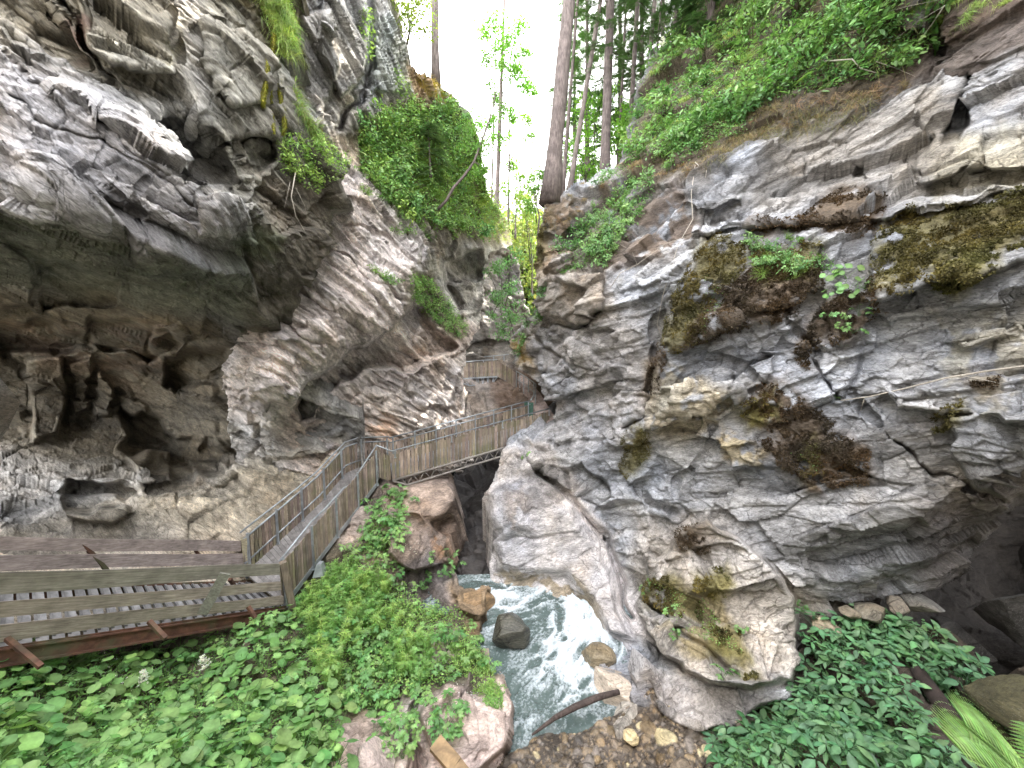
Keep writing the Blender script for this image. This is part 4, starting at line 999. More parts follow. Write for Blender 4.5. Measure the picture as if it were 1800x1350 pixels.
# rusty railing posts, leaning outward
for (p, q) in (((145, 955, 7.95), (191, 1006, 8.35)), ((337, 958, 9.95), (366, 1000, 10.2)), ((404, 1018, 9.2), (412, 1030, 9.4)),
               ((12, 1122, 6.15), (72, 1172, 6.0)), ((262, 1092, 7.15), (291, 1122, 7.05)), ((436, 1066, 8.7), (449, 1086, 8.65))):
    mb = MB(); mb.bar(P3(*p), P3(*q), .07, .07); mb.build('rail_post', M['rust'], wk)
mb = MB(); mb.bar(P3(396, 1008, 8.2), P3(356, 1079, 8.1), .20, .04, Vector((.6, -.7, .3)), (.8, .85, .78)); mb.build('brace_board', M['wood_grey'], wk)
mb = MB(); mb.bar(P3(497, 988, 9.72), P3(514, 1066, 9.85), .16, .16, Vector((.6, -.7, 0)), (.62, .6, .56)); mb.build('end_post', M['wood_brown'], wk)
mb = MB(); mb.bar(P3(428, 946, 11.05), P3(438, 1022, 11.15), .14, .14, Vector((.6, -.7, 0)), (1.5, 1.45, 1.1)); mb.build('end_post', M['wood_grey'], wk)

# --- staircase up to the footbridge
st_ = empty('ramp', P3(560, 950, 11.8), 'timber picket ramp with zinc handrails climbing from the walkway to the footbridge', 'ramp')
nearT = PL((491, 987, 9.95), (546, 918, 11.2), (572, 893, 11.9), (604, 858, 12.9), (616, 852, 13.2), (662, 782, 14.6))
backT = PL((426, 942, 11.0), (524, 860, 12.8), (558, 831, 13.5), (606, 780, 14.8), (630, 772, 15.4), (684, 770, 16.0))
nearB = [nearT[0], P3(572, 893, 11.9), P3(662, 789, 14.6)]
pickets(st_, nearB, 0.13, 1.32, rw)
pickets(st_, backT, 0.14, 1.2, rw, side=-1)
handrail(st_, nearT); handrail(st_, [backT[0] + Vector((-.06, 0, .1))] + [p + UP * .06 for p in backT[1:]])
handrail(st_, off(backT, .13), .03, 'mid_rail'); handrail(st_, off(backT, 0.86), .035, 'base_rail')
handrail(st_, [p + Vector((-.10, .05, -.80)) for p in nearB], .03, 'base_rail')
posts(st_, nearB, 5, 0.0, 1.36, .028, Vector((.05, -.03, 0))); posts(st_, backT, 7, 0.0, 1.15, .028, Vector((.05, -.03, 0)))
nbot, bbot = off(nearB, 1.2), off(backT, 1.15)
mb = MB(); nS = 46
for k in range(nS):
    f0, f1 = k / nS, (k + .93) / nS
    A = [along(nbot, plen(nbot) * f0), along(bbot, plen(bbot) * f0), along(bbot, plen(bbot) * f1), along(nbot, plen(nbot) * f1)]
    g = rw.uniform(.7, 1.05)
    mb.hexa([p - UP * .05 for p in A], [p + UP * rw.uniform(0, .008) for p in A], (g, g * .96, g * .92))
mb.build('deck', M['deck'], st_)
for ln in (nbot, bbot):
    mb = MB()
    for a, b_ in zip(ln[:-1], ln[1:]): mb.bar(a - UP * .13, b_ - UP * .13, .05, .16)
    mb.build('stringer', M['zinc'], st_)
mb = MB(); q = P3(549, 1016, 10.6); mb.hexa([q, q + Vector((.28, .05, 0)), q + Vector((.2, .12, .34)), q + Vector((.08, .1, .34))], [q + Vector((0, .25, 0)), q + Vector((.28, .3, 0)), q + Vector((.2, .3, .34)), q + Vector((.08, .3, .34))])
mb.build('support_bracket', M['zinc'], st_)

# --- footbridge
br = empty('footbridge', P3(820, 800, 16.3), 'inclined picket footbridge with zinc handrails and tubular truss crossing the dark slot', 'footbridge')
bn = PL((662, 783, 14.6), (688, 793, 15.1), (970, 717, 17.8)); bb = PL((684, 770, 16.0), (932, 704, 18.9))
pickets(br, PL((665, 789, 14.65), (688, 797, 15.1)), .12, 1.15, rw); pickets(br, bn[1:], 0.13, 1.16, rw, .12, .03)
pickets(br, bb, 0.2, 1.15, rw, .115, .04, -1)
handrail(br, bn); handrail(br, bb); handrail(br, off(bb, .2), .025, 'mid_rail')
posts(br, bb, 8, 0, 1.1, .026, Vector((.03, -.04, 0))); posts(br, bn[1:], 4, 0, .3, .024)
dn, db = off(bn[1:], 1.08), off(bb, 1.08)
mb = MB(); n_ = 60
for k in range(n_):
    f0, f1 = k / n_, (k + .9) / n_
    A = [dn[0].lerp(dn[-1], f0), db[0].lerp(db[-1], f0), db[0].lerp(db[-1], f1), dn[0].lerp(dn[-1], f1)]; g = rw.uniform(.75, 1.1)
    mb.hexa([p - UP * .04 for p in A], A, (g, g, g))
mb.build('deck', M['deck'], br)
for (a, b_) in ((dn[0], dn[-1]), (db[0], db[-1])):
    mb = MB(); a1, b1 = a - UP * .12, b_ - UP * .12
    mb.tube([a1, b1], .05, 8); lo0, lo1 = a1.lerp(b1, .08) - UP * .36, a1.lerp(b1, .80) - UP * .36
    mb.tube([a1, lo0, lo1, a1.lerp(b1, .93)], .045, 8)
    for k in range(12):
        f = k / 11; p = lo0.lerp(lo1, f); t0 = a1.lerp(b1, .08 + .72 * (f - .045)); t1 = a1.lerp(b1, .08 + .72 * (f + .045))
        mb.tube([p, t0], .018, 6); mb.tube([p, t1], .018, 6)
    mb.build('truss', M['wood_grey'], br, smooth=True)

# --- footpath cut along the right cliff, and its railing
def strip(name, L, R_, mat, th, c):
    mb = MB()
    for k in range(len(L) - 1):
        A = [L[k], R_[k], R_[k + 1], L[k + 1]]
        mb.hexa([p - UP * th for p in A], A, c)
    return mb.build(name, mat)
pl_, pr_ = PL((946, 742, 18.0), (938, 714, 19.4), (930, 692, 21.5), (912, 668, 25.2), (905, 664, 26.5)), PL((985, 742, 17.2), (968, 722, 18.2), (950, 692, 20.6), (930, 668, 24), (915, 655, 26.5))
tag(strip('footpath', pl_, pr_, M['earth'], .5, (.42, .34, .32)), kind='structure')
pr = empty('path_railing', pl_[1], 'thin zinc handrail and posts along the footpath beyond the footbridge', 'railing')
hr = [bb[-1] + Vector((.02, .02, 0)), P3(941, 692, 19.5), P3(942, 675, 20.3), P3(924, 662, 22.5), P3(907, 652, 25.5)]
handrail(pr, hr, .028); handrail(pr, off(hr[1:], .5), .02, 'mid_rail'); posts(pr, hr[1:], 6, 0, 1.05, .025)
mb = MB(); mb.bar(P3(921, 721, 18.9), P3(937, 722, 18.9), .03, .8, c=(.25, .62, .5)); mb.build('green_panel', M['wood_grey'], pr)

# --- footbridge further up the gorge
fbr = empty('footbridge', P3(850, 665, 27.2), 'small distant picket footbridge curving onto the footpath in the narrowest part', 'footbridge')
ft = PL((800, 641, 27.8), (840, 637, 27.6), (874, 635, 27.2), (890, 643, 26.3), (907, 656, 25.3)); fk = PL((812, 634, 29), (868, 629, 28.8), (906, 625, 28.6))
pickets(fbr, ft, 0.0, 1.02, rw, .12, .035); pickets(fbr, fk, .2, 1.05, rw, .12, .03, -1)
handrail(fbr, [p + UP * .14 for p in fk], .03); handrail(fbr, [p + UP * .12 for p in ft[:3]], .03)
posts(fbr, fk, 6, -.14, .3, .03)
mb = MB(); f1 = off(ft[:3], 1.08); mb.tube(f1, .06, 6); lo = off([f1[0].lerp(f1[1], .6), f1[1].lerp(f1[2], .75)], .5); mb.tube([f1[0], lo[0], lo[1], f1[2]], .045, 6)
for k in range(6): p = lo[0].lerp(lo[1], k / 5); mb.tube([p, along(f1, plen(f1) * (.2 + .14 * k))], .025, 5); mb.tube([p, along(f1, plen(f1) * (.28 + .13 * k))], .025, 5)
mb.build('truss', M['zinc'], fbr)
mb = MB()
for a, b_, c_, d_ in ((ft[0], fk[0], fk[1], ft[1]), (ft[1], fk[1], fk[2], ft[2]), (ft[2], fk[2], fk[2] + Vector((.6, -1, 0)), ft[3])):
    A = [p - UP * 1.0 for p in (a, b_, c_, d_)]; mb.hexa([p - UP * .06 for p in A], A, (.8, .8, .8))
mb.build('deck', M['deck'], fbr)
# ------------------------------------------------------------------ plants
rp = random.Random(23)
def leaf_shape(kind):
    """unit leaf in XY, stalk at origin, tip toward +Y; returns verts, tris"""
    if kind == 'round':
        V = [(0, .42, -.06)]; n = 13
        for k in range(n):
            a = math.radians(-68 - 8 + (316) * k / (n - 1)) - math.radians(0)
            a = math.radians(-75) + math.radians(330) * k / (n - 1)
            r = .5 * (1 + .04 * math.cos(7 * a)); ang = a - math.radians(0)
            V.append((r * math.sin(ang + math.radians(-90) + math.radians(0)) if False else r * math.cos(ang + math.radians(0)), .45 + r * math.sin(ang) * .95, .05 * math.cos(3 * a) + .03))
        V.append((0, .12, 0))
        F = [(0, k, k + 1) for k in range(1, n)] + [(0, n, n + 1), (0, n + 1, 1)]
    elif kind == 'lobed':
        V = [(0, .3, 0), (0, 0, 0)]; lob = ((-120, .52), (-62, .8), (0, 1.0), (62, .8), (120, .52)); pts = []
        for a, r in lob:
            for da, rr in ((-21, .50), (-15, .80), (-7, .84), (0, 1.0), (7, .84), (15, .80), (21, .50)):
                t = math.radians(a + da * (1.15 if abs(a) < 100 else 1.0)); R_ = r * rr * .72
                pts.append((R_ * math.sin(t), .3 + R_ * math.cos(t), -.12 * rr * rr * r + .02 * (abs(da) == 7)))
        V += pts; F = [(0, k, k + 1)[::-1] for k in range(2, len(V) - 1)] + [(0, 1, 2)[::-1], (0, len(V) - 1, 1)[::-1]]
    elif kind == 'ovate':
        V = [(0, 0, 0), (.20, .28, .05), (.24, .52, .04), (.12, .82, 0), (0, 1.0, -.08), (-.12, .82, 0), (-.24, .52, .04), (-.20, .28, .05), (0, .3, -.02), (0, .62, -.03)]
        F = [(0, 1, 8), (1, 2, 9), (1, 9, 8), (2, 3, 9), (3, 4, 9), (4, 5, 9), (5, 6, 9), (6, 7, 8), (6, 8, 9), (7, 0, 8)]
    elif kind == 'simple':
        V = [(0, 0, 0), (.22, .45, .06), (0, 1, -.05), (-.22, .45, .06)]; F = [(0, 1, 2), (0, 2, 3)]
    elif kind == 'narrow':
        V = [(0, 0, 0), (.09, .4, .03), (0, 1, -.1), (-.09, .4, .03)]; F = [(0, 1, 2), (0, 2, 3)]
    elif kind == 'needle':
        V = [(0, 0, 0), (.035, .3, 0), (0, 1, 0), (-.035, .3, 0)]; F = [(0, 1, 2), (0, 2, 3)]
    return np.array(V, np.float32), np.array(F, np.int32)
LEAF = {k: leaf_shape(k) for k in ('round', 'lobed', 'ovate', 'simple', 'narrow', 'needle')}
LEAFK = {'round': np.array([1.22] + [1.0, .86] * 6 + [1.0, 1.3], np.float32), 'lobed': np.array([1.25, 1.3] + [.82, .95, 1.0, 1.05, 1.0, .95, .82] * 5, np.float32), 'ovate': np.array([1.15, .95, .92, .95, .95, .95, .92, .95, 1.22, 1.15], np.float32)}
def nrmz(a): return a / (np.linalg.norm(a, axis=-1, keepdims=True) + 1e-9)
def leaves(kind, pos, dirs, ups, size, cols, aspect=1.0):
    """instance a leaf template: dirs = where the tip points, ups = face normal; returns V, F, C"""
    T, F = LEAF[kind]; n = len(pos)
    y = nrmz(np.asarray(dirs, np.float32)); z = np.asarray(ups, np.float32); z = nrmz(z - y * (z * y).sum(-1, keepdims=True)); x = np.cross(y, z)
    s = np.asarray(size, np.float32).reshape(-1, 1, 1) * np.ones((n, 1, 1), np.float32)
    V = (x[:, None] * T[None, :, :1] * aspect + y[:, None] * T[None, :, 1:2] + z[:, None] * T[None, :, 2:]) * s + np.asarray(pos, np.float32)[:, None]
    FF = F[None] + (np.arange(n) * len(T))[:, None, None]
    C = np.repeat(np.asarray(cols, np.float32).reshape(n, 3), len(T), 0)
    if kind in LEAFK: C = C * np.tile(LEAFK[kind], n)[:, None]
    return V.reshape(-1, 3), FF.reshape(-1, 3), C
class LM:
    def __init__(s): s.V = []; s.F = []; s.C = []; s.n = 0
    def add(s, vfc):
        V, F, C = vfc; s.V.append(V); s.F.append(F + s.n); s.C.append(C); s.n += len(V)
    def tube(s, pts, r0, r1, col, n=4):
        pts = np.array([tuple(p) for p in pts], np.float32); m = len(pts)
        t = np.gradient(pts, axis=0); t = nrmz(t); a = np.array([.31, .12, .94], np.float32); x = nrmz(np.cross(t, a)); y = np.cross(t, x)
        r = np.linspace(r0, r1, m)[:, None, None]; an = np.arange(n) * 2 * np.pi / n
        V = pts[:, None] + r * (x[:, None] * np.cos(an)[None, :, None] + y[:, None] * np.sin(an)[None, :, None])
        i = np.arange(m * n).reshape(m, n); j = np.roll(i, -1, 1)
        F = np.concatenate([np.stack([i[:-1], j[:-1], j[1:]], -1).reshape(-1, 3), np.stack([i[:-1], j[1:], i[1:]], -1).reshape(-1, 3)])
        s.add((V.reshape(-1, 3), F, np.tile(np.array(col, np.float32), (m * n, 1))))
    def mesh(s, name, mat, smooth=True):
        return mesh_np(name, np.concatenate(s.V), [np.concatenate(s.F)], np.concatenate(s.C), smooth, [mat])
def vary(col, n, r=0.22, g=np.random.default_rng(3)):
    c = np.minimum(0.9, np.array(col, np.float32) * 1.5) * (1 + r * (g.random((n, 1)).astype(np.float32) * 2 - 1))
    return c * (1 + 0.12 * (g.random((n, 3)).astype(np.float32) * 2 - 1))
G = np.random.default_rng(99)
def rdir(n, zmin=-1.0):
    v = G.normal(size=(n, 3)); v = nrmz(v); v[:, 2] = np.maximum(v[:, 2], zmin); return v

# --- prototypes: meshes are made once, plants are copies that share them
def proto_round(seed, nl=6, R=.34, size=(.14, .29), col=(.13, .255, .085)):
    g = np.random.default_rng(seed); lm = LM()
    for k in range(nl):
        a = g.random() * 6.28; r = R * (0.25 + .85 * g.random()); h = .14 + .24 * g.random()
        tip = np.array([math.cos(a) * r, math.sin(a) * r, h]); d = np.array([math.cos(a), math.sin(a), -.25 - .3 * g.random()])
        up = np.array([math.cos(a) * .45 + .2 * g.normal(), math.sin(a) * .45 + .2 * g.normal(), 1])
        lm.tube([(0, 0, -.05), tip * np.array([.4, .4, .7]), tip], .007, .005, np.array(col) * .9)
        lm.add(leaves('round', [tip], [d], [up], [g.uniform(*size)], vary(col, 1, .2, g)))
    return lm.mesh('round_leaf_plant', M['leaf'])
def proto_lobed(seed, stems=6, R=.36, size=(.10, .19), col=(.125, .245, .085), kind='lobed', mat='leaf', h0=.16):
    g = np.random.default_rng(seed); lm = LM()
    for k in range(stems):
        a = g.random() * 6.28; r = R * (0.2 + .85 * g.random()); h = h0 + .3 * g.random()
        tip = np.array([math.cos(a) * r, math.sin(a) * r, h])
        lm.tube([(0, 0, -.05), tip * np.array([.35, .35, .65]), tip], .006, .004, np.array(col) * .8)
        for j, da in enumerate((0, -1.25, 1.25, -2.3, 2.3)[:g.integers(3, 6)]):
            b = a + da; d = np.array([math.cos(b), math.sin(b), -.25 + .2 * g.normal()])
            lm.add(leaves(kind, [tip + d * .02], [d], [(.25 * g.normal(), .25 * g.normal(), 1)], [g.uniform(*size) * (1 if j == 0 else .82)], vary(col, 1, .2, g)))
    return lm.mesh('lobed_leaf_plant', M[mat])
def proto_whorl(seed, stems=7, col=(.16, .28, .075)):
    g = np.random.default_rng(seed); lm = LM()
    for k in range(stems):
        a = g.random() * 6.28; r = .22 * g.random() ** .5; top = np.array([math.cos(a) * r * 1.5, math.sin(a) * r * 1.5, .28 + .25 * g.random()]); b0 = np.array([math.cos(a) * r * .5, math.sin(a) * r * .5, -.03])
        lm.tube([b0, (b0 + top) / 2 + .02 * g.normal(size=3), top], .005, .003, np.array(col) * .8)
        for w in range(6):
            p = b0 + (top - b0) * (.3 + .7 * w / 5); n = 7; an = np.arange(n) * 6.28 / n + g.random()
            d = np.stack([np.cos(an), np.sin(an), .35 + 0 * an - .1 * w / 5], -1)
            lm.add(leaves('narrow', np.tile(p, (n, 1)), d, np.tile((0, 0, 1.), (n, 1)), g.uniform(.07, .13, n), vary(col, n, .2, g), 1.25))
    return lm.mesh('whorled_plant', M['leaf'])
def proto_shrub(seed, n=130, R=.5, size=(.07, .14), col=(.10, .21, .045), kind='ovate', mat='leaf', flat=.75, stems=9):
    g = np.random.default_rng(seed); lm = LM(); P = []; D = []
    for k in range(stems):
        a = g.random() * 6.28; r = R * (.35 + .65 * g.random()); tip = np.array([math.cos(a) * r, math.sin(a) * r, R * (.25 + flat * g.random())])
        mid = tip * np.array([.45, .45, .65]) + .05 * g.normal(size=3)
        lm.tube([(0, 0, -.08), mid, tip], .010, .004, (.10, .085, .05))
        m = n // stems
        for j in range(m):
            t = .3 + .75 * g.random(); p = (mid * (1 - (t - .5) * 2) + tip * ((t - .5) * 2)) if t > .5 else mid * t * 2
            P.append(p + g.normal(size=3) * R * .12); D.append(nrmz(tip * np.array([1, 1, .3])) + g.normal(size=3) * .7)
    P, D = np.array(P), np.array(D); D[:, 2] -= .25
    U = g.normal(size=P.shape) * .4 + np.array([0, 0, 1])
    lm.add(leaves(kind, P, D, U, g.uniform(*size, len(P)), vary(col, len(P), .28, g)))
    return lm.mesh('leafy_shrub', M[mat])
def blades(P, D, L, W, col, curl=1.0, droop=1.0, g=G):
    """grass blades as three-piece strips"""
    n = len(P); P = np.asarray(P, np.float32); D = nrmz(np.asarray(D, np.float32)); L = np.asarray(L, np.float32).reshape(-1, 1)
    side = nrmz(np.cross(D, np.array([0, 0, 1.0]) + .5 * g.normal(size=(n, 3)))).astype(np.float32); w = (np.asarray(W) * np.ones(n)).reshape(-1, 1).astype(np.float32)
    rows = []
    for t, ww in ((0, 1), (.4, .85), (.75, .5), (1, .05)):
        c = P + D * L * t + np.array([0, 0, -1.0], np.float32) * (L * droop * t * t * .55)
        rows += [c - side * w * ww, c + side * w * ww]
    V = np.stack(rows, 1); F = np.array([(0, 1, 3), (0, 3, 2), (2, 3, 5), (2, 5, 4), (4, 5, 7), (4, 7, 6)])
    FF = F[None] + (np.arange(n) * 8)[:, None, None]
    return V.reshape(-1, 3), FF.reshape(-1, 3), np.repeat(np.asarray(col, np.float32), 8, 0)
def proto_grass(seed, n=90, L=(.25, .6), col=(.15, .24, .06), droop=1.0, W=.006):
    g = np.random.default_rng(seed); lm = LM(); a = g.random(n) * 6.28
    d = np.stack([np.cos(a) * (.25 + .6 * g.random(n)), np.sin(a) * (.25 + .6 * g.random(n)), np.ones(n)], -1)
    p = np.stack([.07 * g.normal(size=n), .07 * g.normal(size=n), -.03 * np.ones(n)], -1)
    lm.add(blades(p, d, g.uniform(*L, n), W, vary(col, n, .3, g), droop=droop, g=g)); return lm.mesh('grass_tuft', M['leaf'])
def frond(lm, base, d, up, L, col, g, pairs=22, width=.30, sag=.35):
    base, d, up = np.array(base, float), nrmz(np.array(d, float)), np.array(up, float)
    pts = [base + d * L * t + np.array([0, 0, -1.]) * L * sag * t * t for t in np.linspace(0, 1, 8)]
    lm.tube(pts, .006, .002, np.array(col) * .8)
    for k in range(pairs):
        t = .12 + .87 * k / (pairs - 1); p = base + d * L * t + np.array([0, 0, -1.]) * L * sag * t * t
        tg = nrmz(d + np.array([0, 0, -1.]) * sag * 2 * t); sd = nrmz(np.cross(tg, up)); nn_ = np.cross(sd, tg)
        ln = L * width * (math.sin(math.pi * min(1, .18 + .82 * (1 - t))) * .9 + .05) * (1 if t > .25 else .75)
        for sg in (-1, 1):
            pd = nrmz(sd * sg + tg * .45); m = 9
            lm.add(leaves('narrow', [p], [pd], [nn_], [ln], vary(col, 1, .1, g), .75))
            tt = np.linspace(.06, 1, m); q = p + pd * ln * tt[:, None]
            for s2 in (-1, 1):
                dd = nrmz(tg * s2 * 1.0 + pd * .55)
                lm.add(leaves('simple', q, np.tile(dd, (m, 1)), np.tile(nn_, (m, 1)) + .1 * g.normal(size=(m, 3)), ln * .12 * (1.15 - tt * .8), vary(col, m, .12, g), .85))
def proto_fern(seed, n=6, L=.55, col=(.12, .235, .06), sag=.4):
    g = np.random.default_rng(seed); lm = LM()
    for k in range(n):
        a = 6.28 * k / n + g.normal() * .3; frond(lm, (0, 0, 0), (math.cos(a), math.sin(a), .75), (0, 0, 1), L * g.uniform(.75, 1.1), col, g, 16, .3, sag)
    return lm.mesh('fern', M['leaf'])

def sample_polys(polys, n):
    out = []; ar = []
    for p in polys:
        p = np.array(p, float); ar.append(abs(np.dot(p[:, 0], np.roll(p[:, 1], 1)) - np.dot(p[:, 1], np.roll(p[:, 0], 1))) / 2)
    ar = np.array(ar); cnt = np.round(n * ar / ar.sum()).astype(int)
    for p, c in zip(polys, cnt):
        p = np.array(p, float); lo, hi = p.min(0), p.max(0); got = np.zeros((0, 2))
        while len(got) < c:
            q = lo + (hi - lo) * G.random((c * 3 + 10, 2)); got = np.concatenate([got, q[poly_sdf(q[:, 0], q[:, 1], p) < 0]])
        out.append(got[:c])
    return np.concatenate(out) if out else np.zeros((0, 2))
def spread(polys, n, mind):
    """scatter with a minimum spacing in px"""
    q = sample_polys(polys, n * 6); keep = []
    for p in q:
        if all((p[0] - k[0]) ** 2 + (p[1] - k[1]) ** 2 > mind * mind for k in keep): keep.append(p)
        if len(keep) >= n: break
    return np.array(keep).reshape(-1, 2)
def plant(protos, sheet, uv, scale, name, label, cat, group, lean=0.5, lift=0.0, yaw=None, px=None):
    """put copies of the prototypes on a sheet; each copy is a plant of its own"""
    objs = []
    P, Nn, K = sheet.at(uv[:, 0], uv[:, 1])
    for p, nv, k in zip(P, Nn, K):
        if not k: continue
        me = rp.choice(protos); o = bpy.data.objects.new(name, me); COL.objects.link(o)
        up = (Vector(nv.tolist()) * lean + UP * (1 - lean)).normalized()
        o.location = Vector(p.tolist()) + up * lift
        q = UP.rotation_difference(up).to_matrix() @ Matrix.Rotation(rp.uniform(0, 6.28) if yaw is None else yaw, 3, 'Z')
        o.rotation_euler = q.to_euler(); s = rp.uniform(*scale); o.scale = (s, s, s * rp.uniform(.85, 1.15))
        tag(o, label, cat, group); objs.append(o)
    return objs
def cover(name, parts, mat='leaf_cover'):
    """uncountable small leaves: (sheet, polys, n, kind, size, colours, lift, lean)"""
    lm = LM()
    for sheet, polys, n, kind, size, cl, lift, lean in parts:
        uv = sample_polys(polys, n); P, Nn, K = sheet.at(uv[:, 0], uv[:, 1]); P, Nn = P[K], Nn[K]; n = len(P)
        up = nrmz(Nn * lean + np.array([0, 0, 1.]) * (1 - lean)); P = P + up * (lift * G.random((n, 1)) ** 1.3)
        clump = fbm(P * 2.2, 3, 7)[:, None]
        d = G.normal(size=(n, 3)); d[:, 2] *= .4; d[:, 2] -= .2; d = d + Nn * .4
        c = 1.5 * np.array(cl, np.float32)[G.integers(0, len(cl), n)] * (1 + .35 * clump) * (1 + .25 * (G.random((n, 1)) * 2 - 1))
        if kind == 'blade':
            lm.add(blades(P, up + .5 * G.normal(size=(n, 3)), G.uniform(*size, n), .005, c, droop=1.3))
        else:
            lm.add(leaves(kind, P, d, up + .45 * G.normal(size=(n, 3)), G.uniform(*size, n), c))
    o = link(name, lm.mesh(name, M[mat])); tag(o, kind='stuff'); return o

GR1, GR2, GR3, GR4 = (.135, .245, .08), (.165, .285, .08), (.11, .21, .085), (.21, .30, .09)
ROUND = [proto_round(k, 5 + k % 3) for k in range(5)]
LOBED = [proto_lobed(20 + k, 5 + k % 3) for k in range(5)]
WHORL = [proto_whorl(40 + k) for k in range(3)]
SHADE = [proto_lobed(50 + k, 6, .36, (.17, .29), (.075, .165, .078), 'ovate', 'leaf_dark') for k in range(5)]
SHRUB = [proto_shrub(60 + k, 150, col=GR1) for k in range(4)]
SHRUBD = [proto_shrub(70 + k, 170, R=.55, col=(.11, .215, .08), size=(.09, .17)) for k in range(4)]
SHRUBB = [proto_shrub(80 + k, 150, col=(.18, .29, .07)) for k in range(3)]
TUFT = [proto_grass(90 + k) for k in range(3)]; TUFTD = [proto_grass(95 + k, 110, (.35, .8), (.2, .28, .08), 1.8) for k in range(3)]
FERN = [proto_fern(100 + k) for k in range(3)]

# --- bank at lower left
bankA = [(-150, 1235), (0, 1195), (150, 1172), (300, 1128), (420, 1098), (500, 1085), (545, 1120), (560, 1200), (600, 1250), (590, 1440), (-150, 1440)]
bankB = [(520, 1060), (600, 985), (660, 900), (690, 930), (680, 1000), (720, 1030), (800, 1080), (840, 1120), (870, 1180), (760, 1210), (700, 1230), (600, 1230), (545, 1130)]
plant(ROUND, B, spread([bankA], 255, 21), (.75, 1.2), 'round_leaf_plant', 'broad round leaved plant among the others on the green bank below the walkway', 'plant', 'round leaved plants on the bank', .35)
plant(LOBED, B, spread([bankA], 60, 40), (.7, 1.15), 'lobed_leaf_plant', 'plant with toothed lobed leaves among the round leaves below the walkway', 'plant', 'lobed leaved plants below the walkway', .3)
plant(LOBED, B, spread([bankB], 95, 21), (.7, 1.2), 'lobed_leaf_plant', 'lush plant with toothed lobed leaves on the bank beside the stream', 'plant', 'lobed leaved plants beside the stream', .3)
plant(WHORL, B, spread([[(520, 1075), (600, 990), (690, 1030), (690, 1110), (560, 1120)], [(690, 1120), (760, 1140), (740, 1200), (680, 1180)], [(540, 1100), (600, 1120), (600, 1220), (560, 1200)]], 62, 15), (.8, 1.4), 'whorled_plant', 'feathery bright green plant with whorls of narrow leaves beside the ramp', 'plant', 'feathery plants beside the ramp', .2)
plant(ROUND, B, spread([[(600, 1130), (700, 1150), (690, 1230), (610, 1240)], [(640, 1210), (690, 1215), (700, 1270), (660, 1280)]], 26, 17), (.55, .85), 'round_leaf_plant', 'small round leaved plant on the bank above the pink boulder', 'plant', 'small round leaved plants above the boulder', .3)
plant(LOBED, B, spread([[(690, 860), (718, 880), (715, 935), (690, 975), (640, 980), (650, 900)]], 30, 12), (.9, 1.4), 'lobed_leaf_plant', 'leafy plant on the rock beside the upper end of the ramp', 'plant', 'leafy plants at the ramp head', .3)
plant(LOBED, B, spread([[(720, 1240), (800, 1250), (815, 1290), (780, 1300), (730, 1275)], [(680, 1270), (715, 1280), (710, 1340), (685, 1330)]], 18, 15), (.7, 1.1), 'lobed_leaf_plant', 'lobed leaved plant rooted between the pink boulders by the stream', 'plant', 'plants between the pink boulders', .3)
plant(LOBED, B, spread([[(760, 1000), (830, 985), (850, 1000), (820, 1035), (770, 1040)]], 14, 13), (.75, 1.1), 'lobed_leaf_plant', 'spray of toothed leaves reaching over the dark slot', 'plant', 'sprays over the dark slot', .2, lift=.25)
cover('bank_ground_cover', [
 (B, [bankA], 15000, 'ovate', (.035, .085), (GR1, GR2, GR3), .22, .4), (B, [bankA], 1500, 'blade', (.15, .4), (GR1, GR4), .05, .3),
 (B, [bankB], 9000, 'ovate', (.04, .09), (GR1, GR2, GR4), .30, .4), (B, [[(790, 1140), (860, 1150), (880, 1230), (830, 1200), (790, 1180)]], 3500, 'ovate', (.03, .06), (GR2, GR4), .18, .5),
 (B, [[(640, 1000), (700, 1040), (800, 1090), (700, 1110), (640, 1060)]], 2500, 'ovate', (.04, .08), (GR2, GR4), .35, .4),
 (B, [[(860, 1190), (890, 1210), (880, 1250), (850, 1240)]], 900, 'ovate', (.03, .06), (GR2, GR1), .12, .5)])

# --- slope at lower right
slopeA = [(1260, 1370), (1300, 1285), (1400, 1225), (1430, 1120), (1560, 1085), (1640, 1110), (1720, 1200), (1760, 1310), (1690, 1310), (1610, 1180), (1560, 1170), (1620, 1290), (1700, 1430), (1250, 1430)]
plant(SHADE, D, spread([slopeA], 205, 21), (.75, 1.2), 'shade_plant', 'dark green plant with pointed leaflets on the shaded slope at lower right', 'plant', 'shade plants on the right slope', .35)
cover('slope_ground_cover', [(D, [slopeA], 5000, 'ovate', (.04, .10), ((.07, .15, .065), (.085, .17, .07)), .2, .4), (D, [[(1260, 1370), (1320, 1290), (1440, 1290), (1440, 1430), (1250, 1430)]], 4000, 'ovate', (.03, .07), ((.09, .17, .08), (.1, .19, .07)), .25, .4)])

# --- plants along the top of the right cliff
rtop = [(1090, 275), (1115, 205), (1145, 100), (1200, 40), (1225, -150), (1640, -150), (1600, 60), (1590, 130), (1500, 150), (1400, 180), (1330, 190), (1220, 260), (1130, 290)]
plant(SHRUBD + SHRUB, R, spread([rtop], 120, 26), (.8, 1.7), 'cliff_shrub', 'leafy shrub on the overgrown brow of the right cliff', 'shrub', 'shrubs on the brow of the right cliff', .4)
plant(TUFTD, R, spread([[(1130, 240), (1160, 100), (1300, 30), (1400, 100), (1320, 190), (1200, 250)]], 95, 17), (.8, 1.4), 'grass_tuft', 'long drooping grass tuft on the brow of the right cliff', 'grass', 'grass tufts on the brow of the right cliff', .6)
plant(SHRUBD, R, spread([[(1150, 260), (1230, 200), (1320, 190), (1310, 225), (1230, 255), (1200, 300)]], 20, 18), (.7, 1.1), 'cliff_shrub', 'leafy shrub hanging at the edge above the bare right cliff', 'shrub', 'shrubs at the edge above the right cliff', .6)
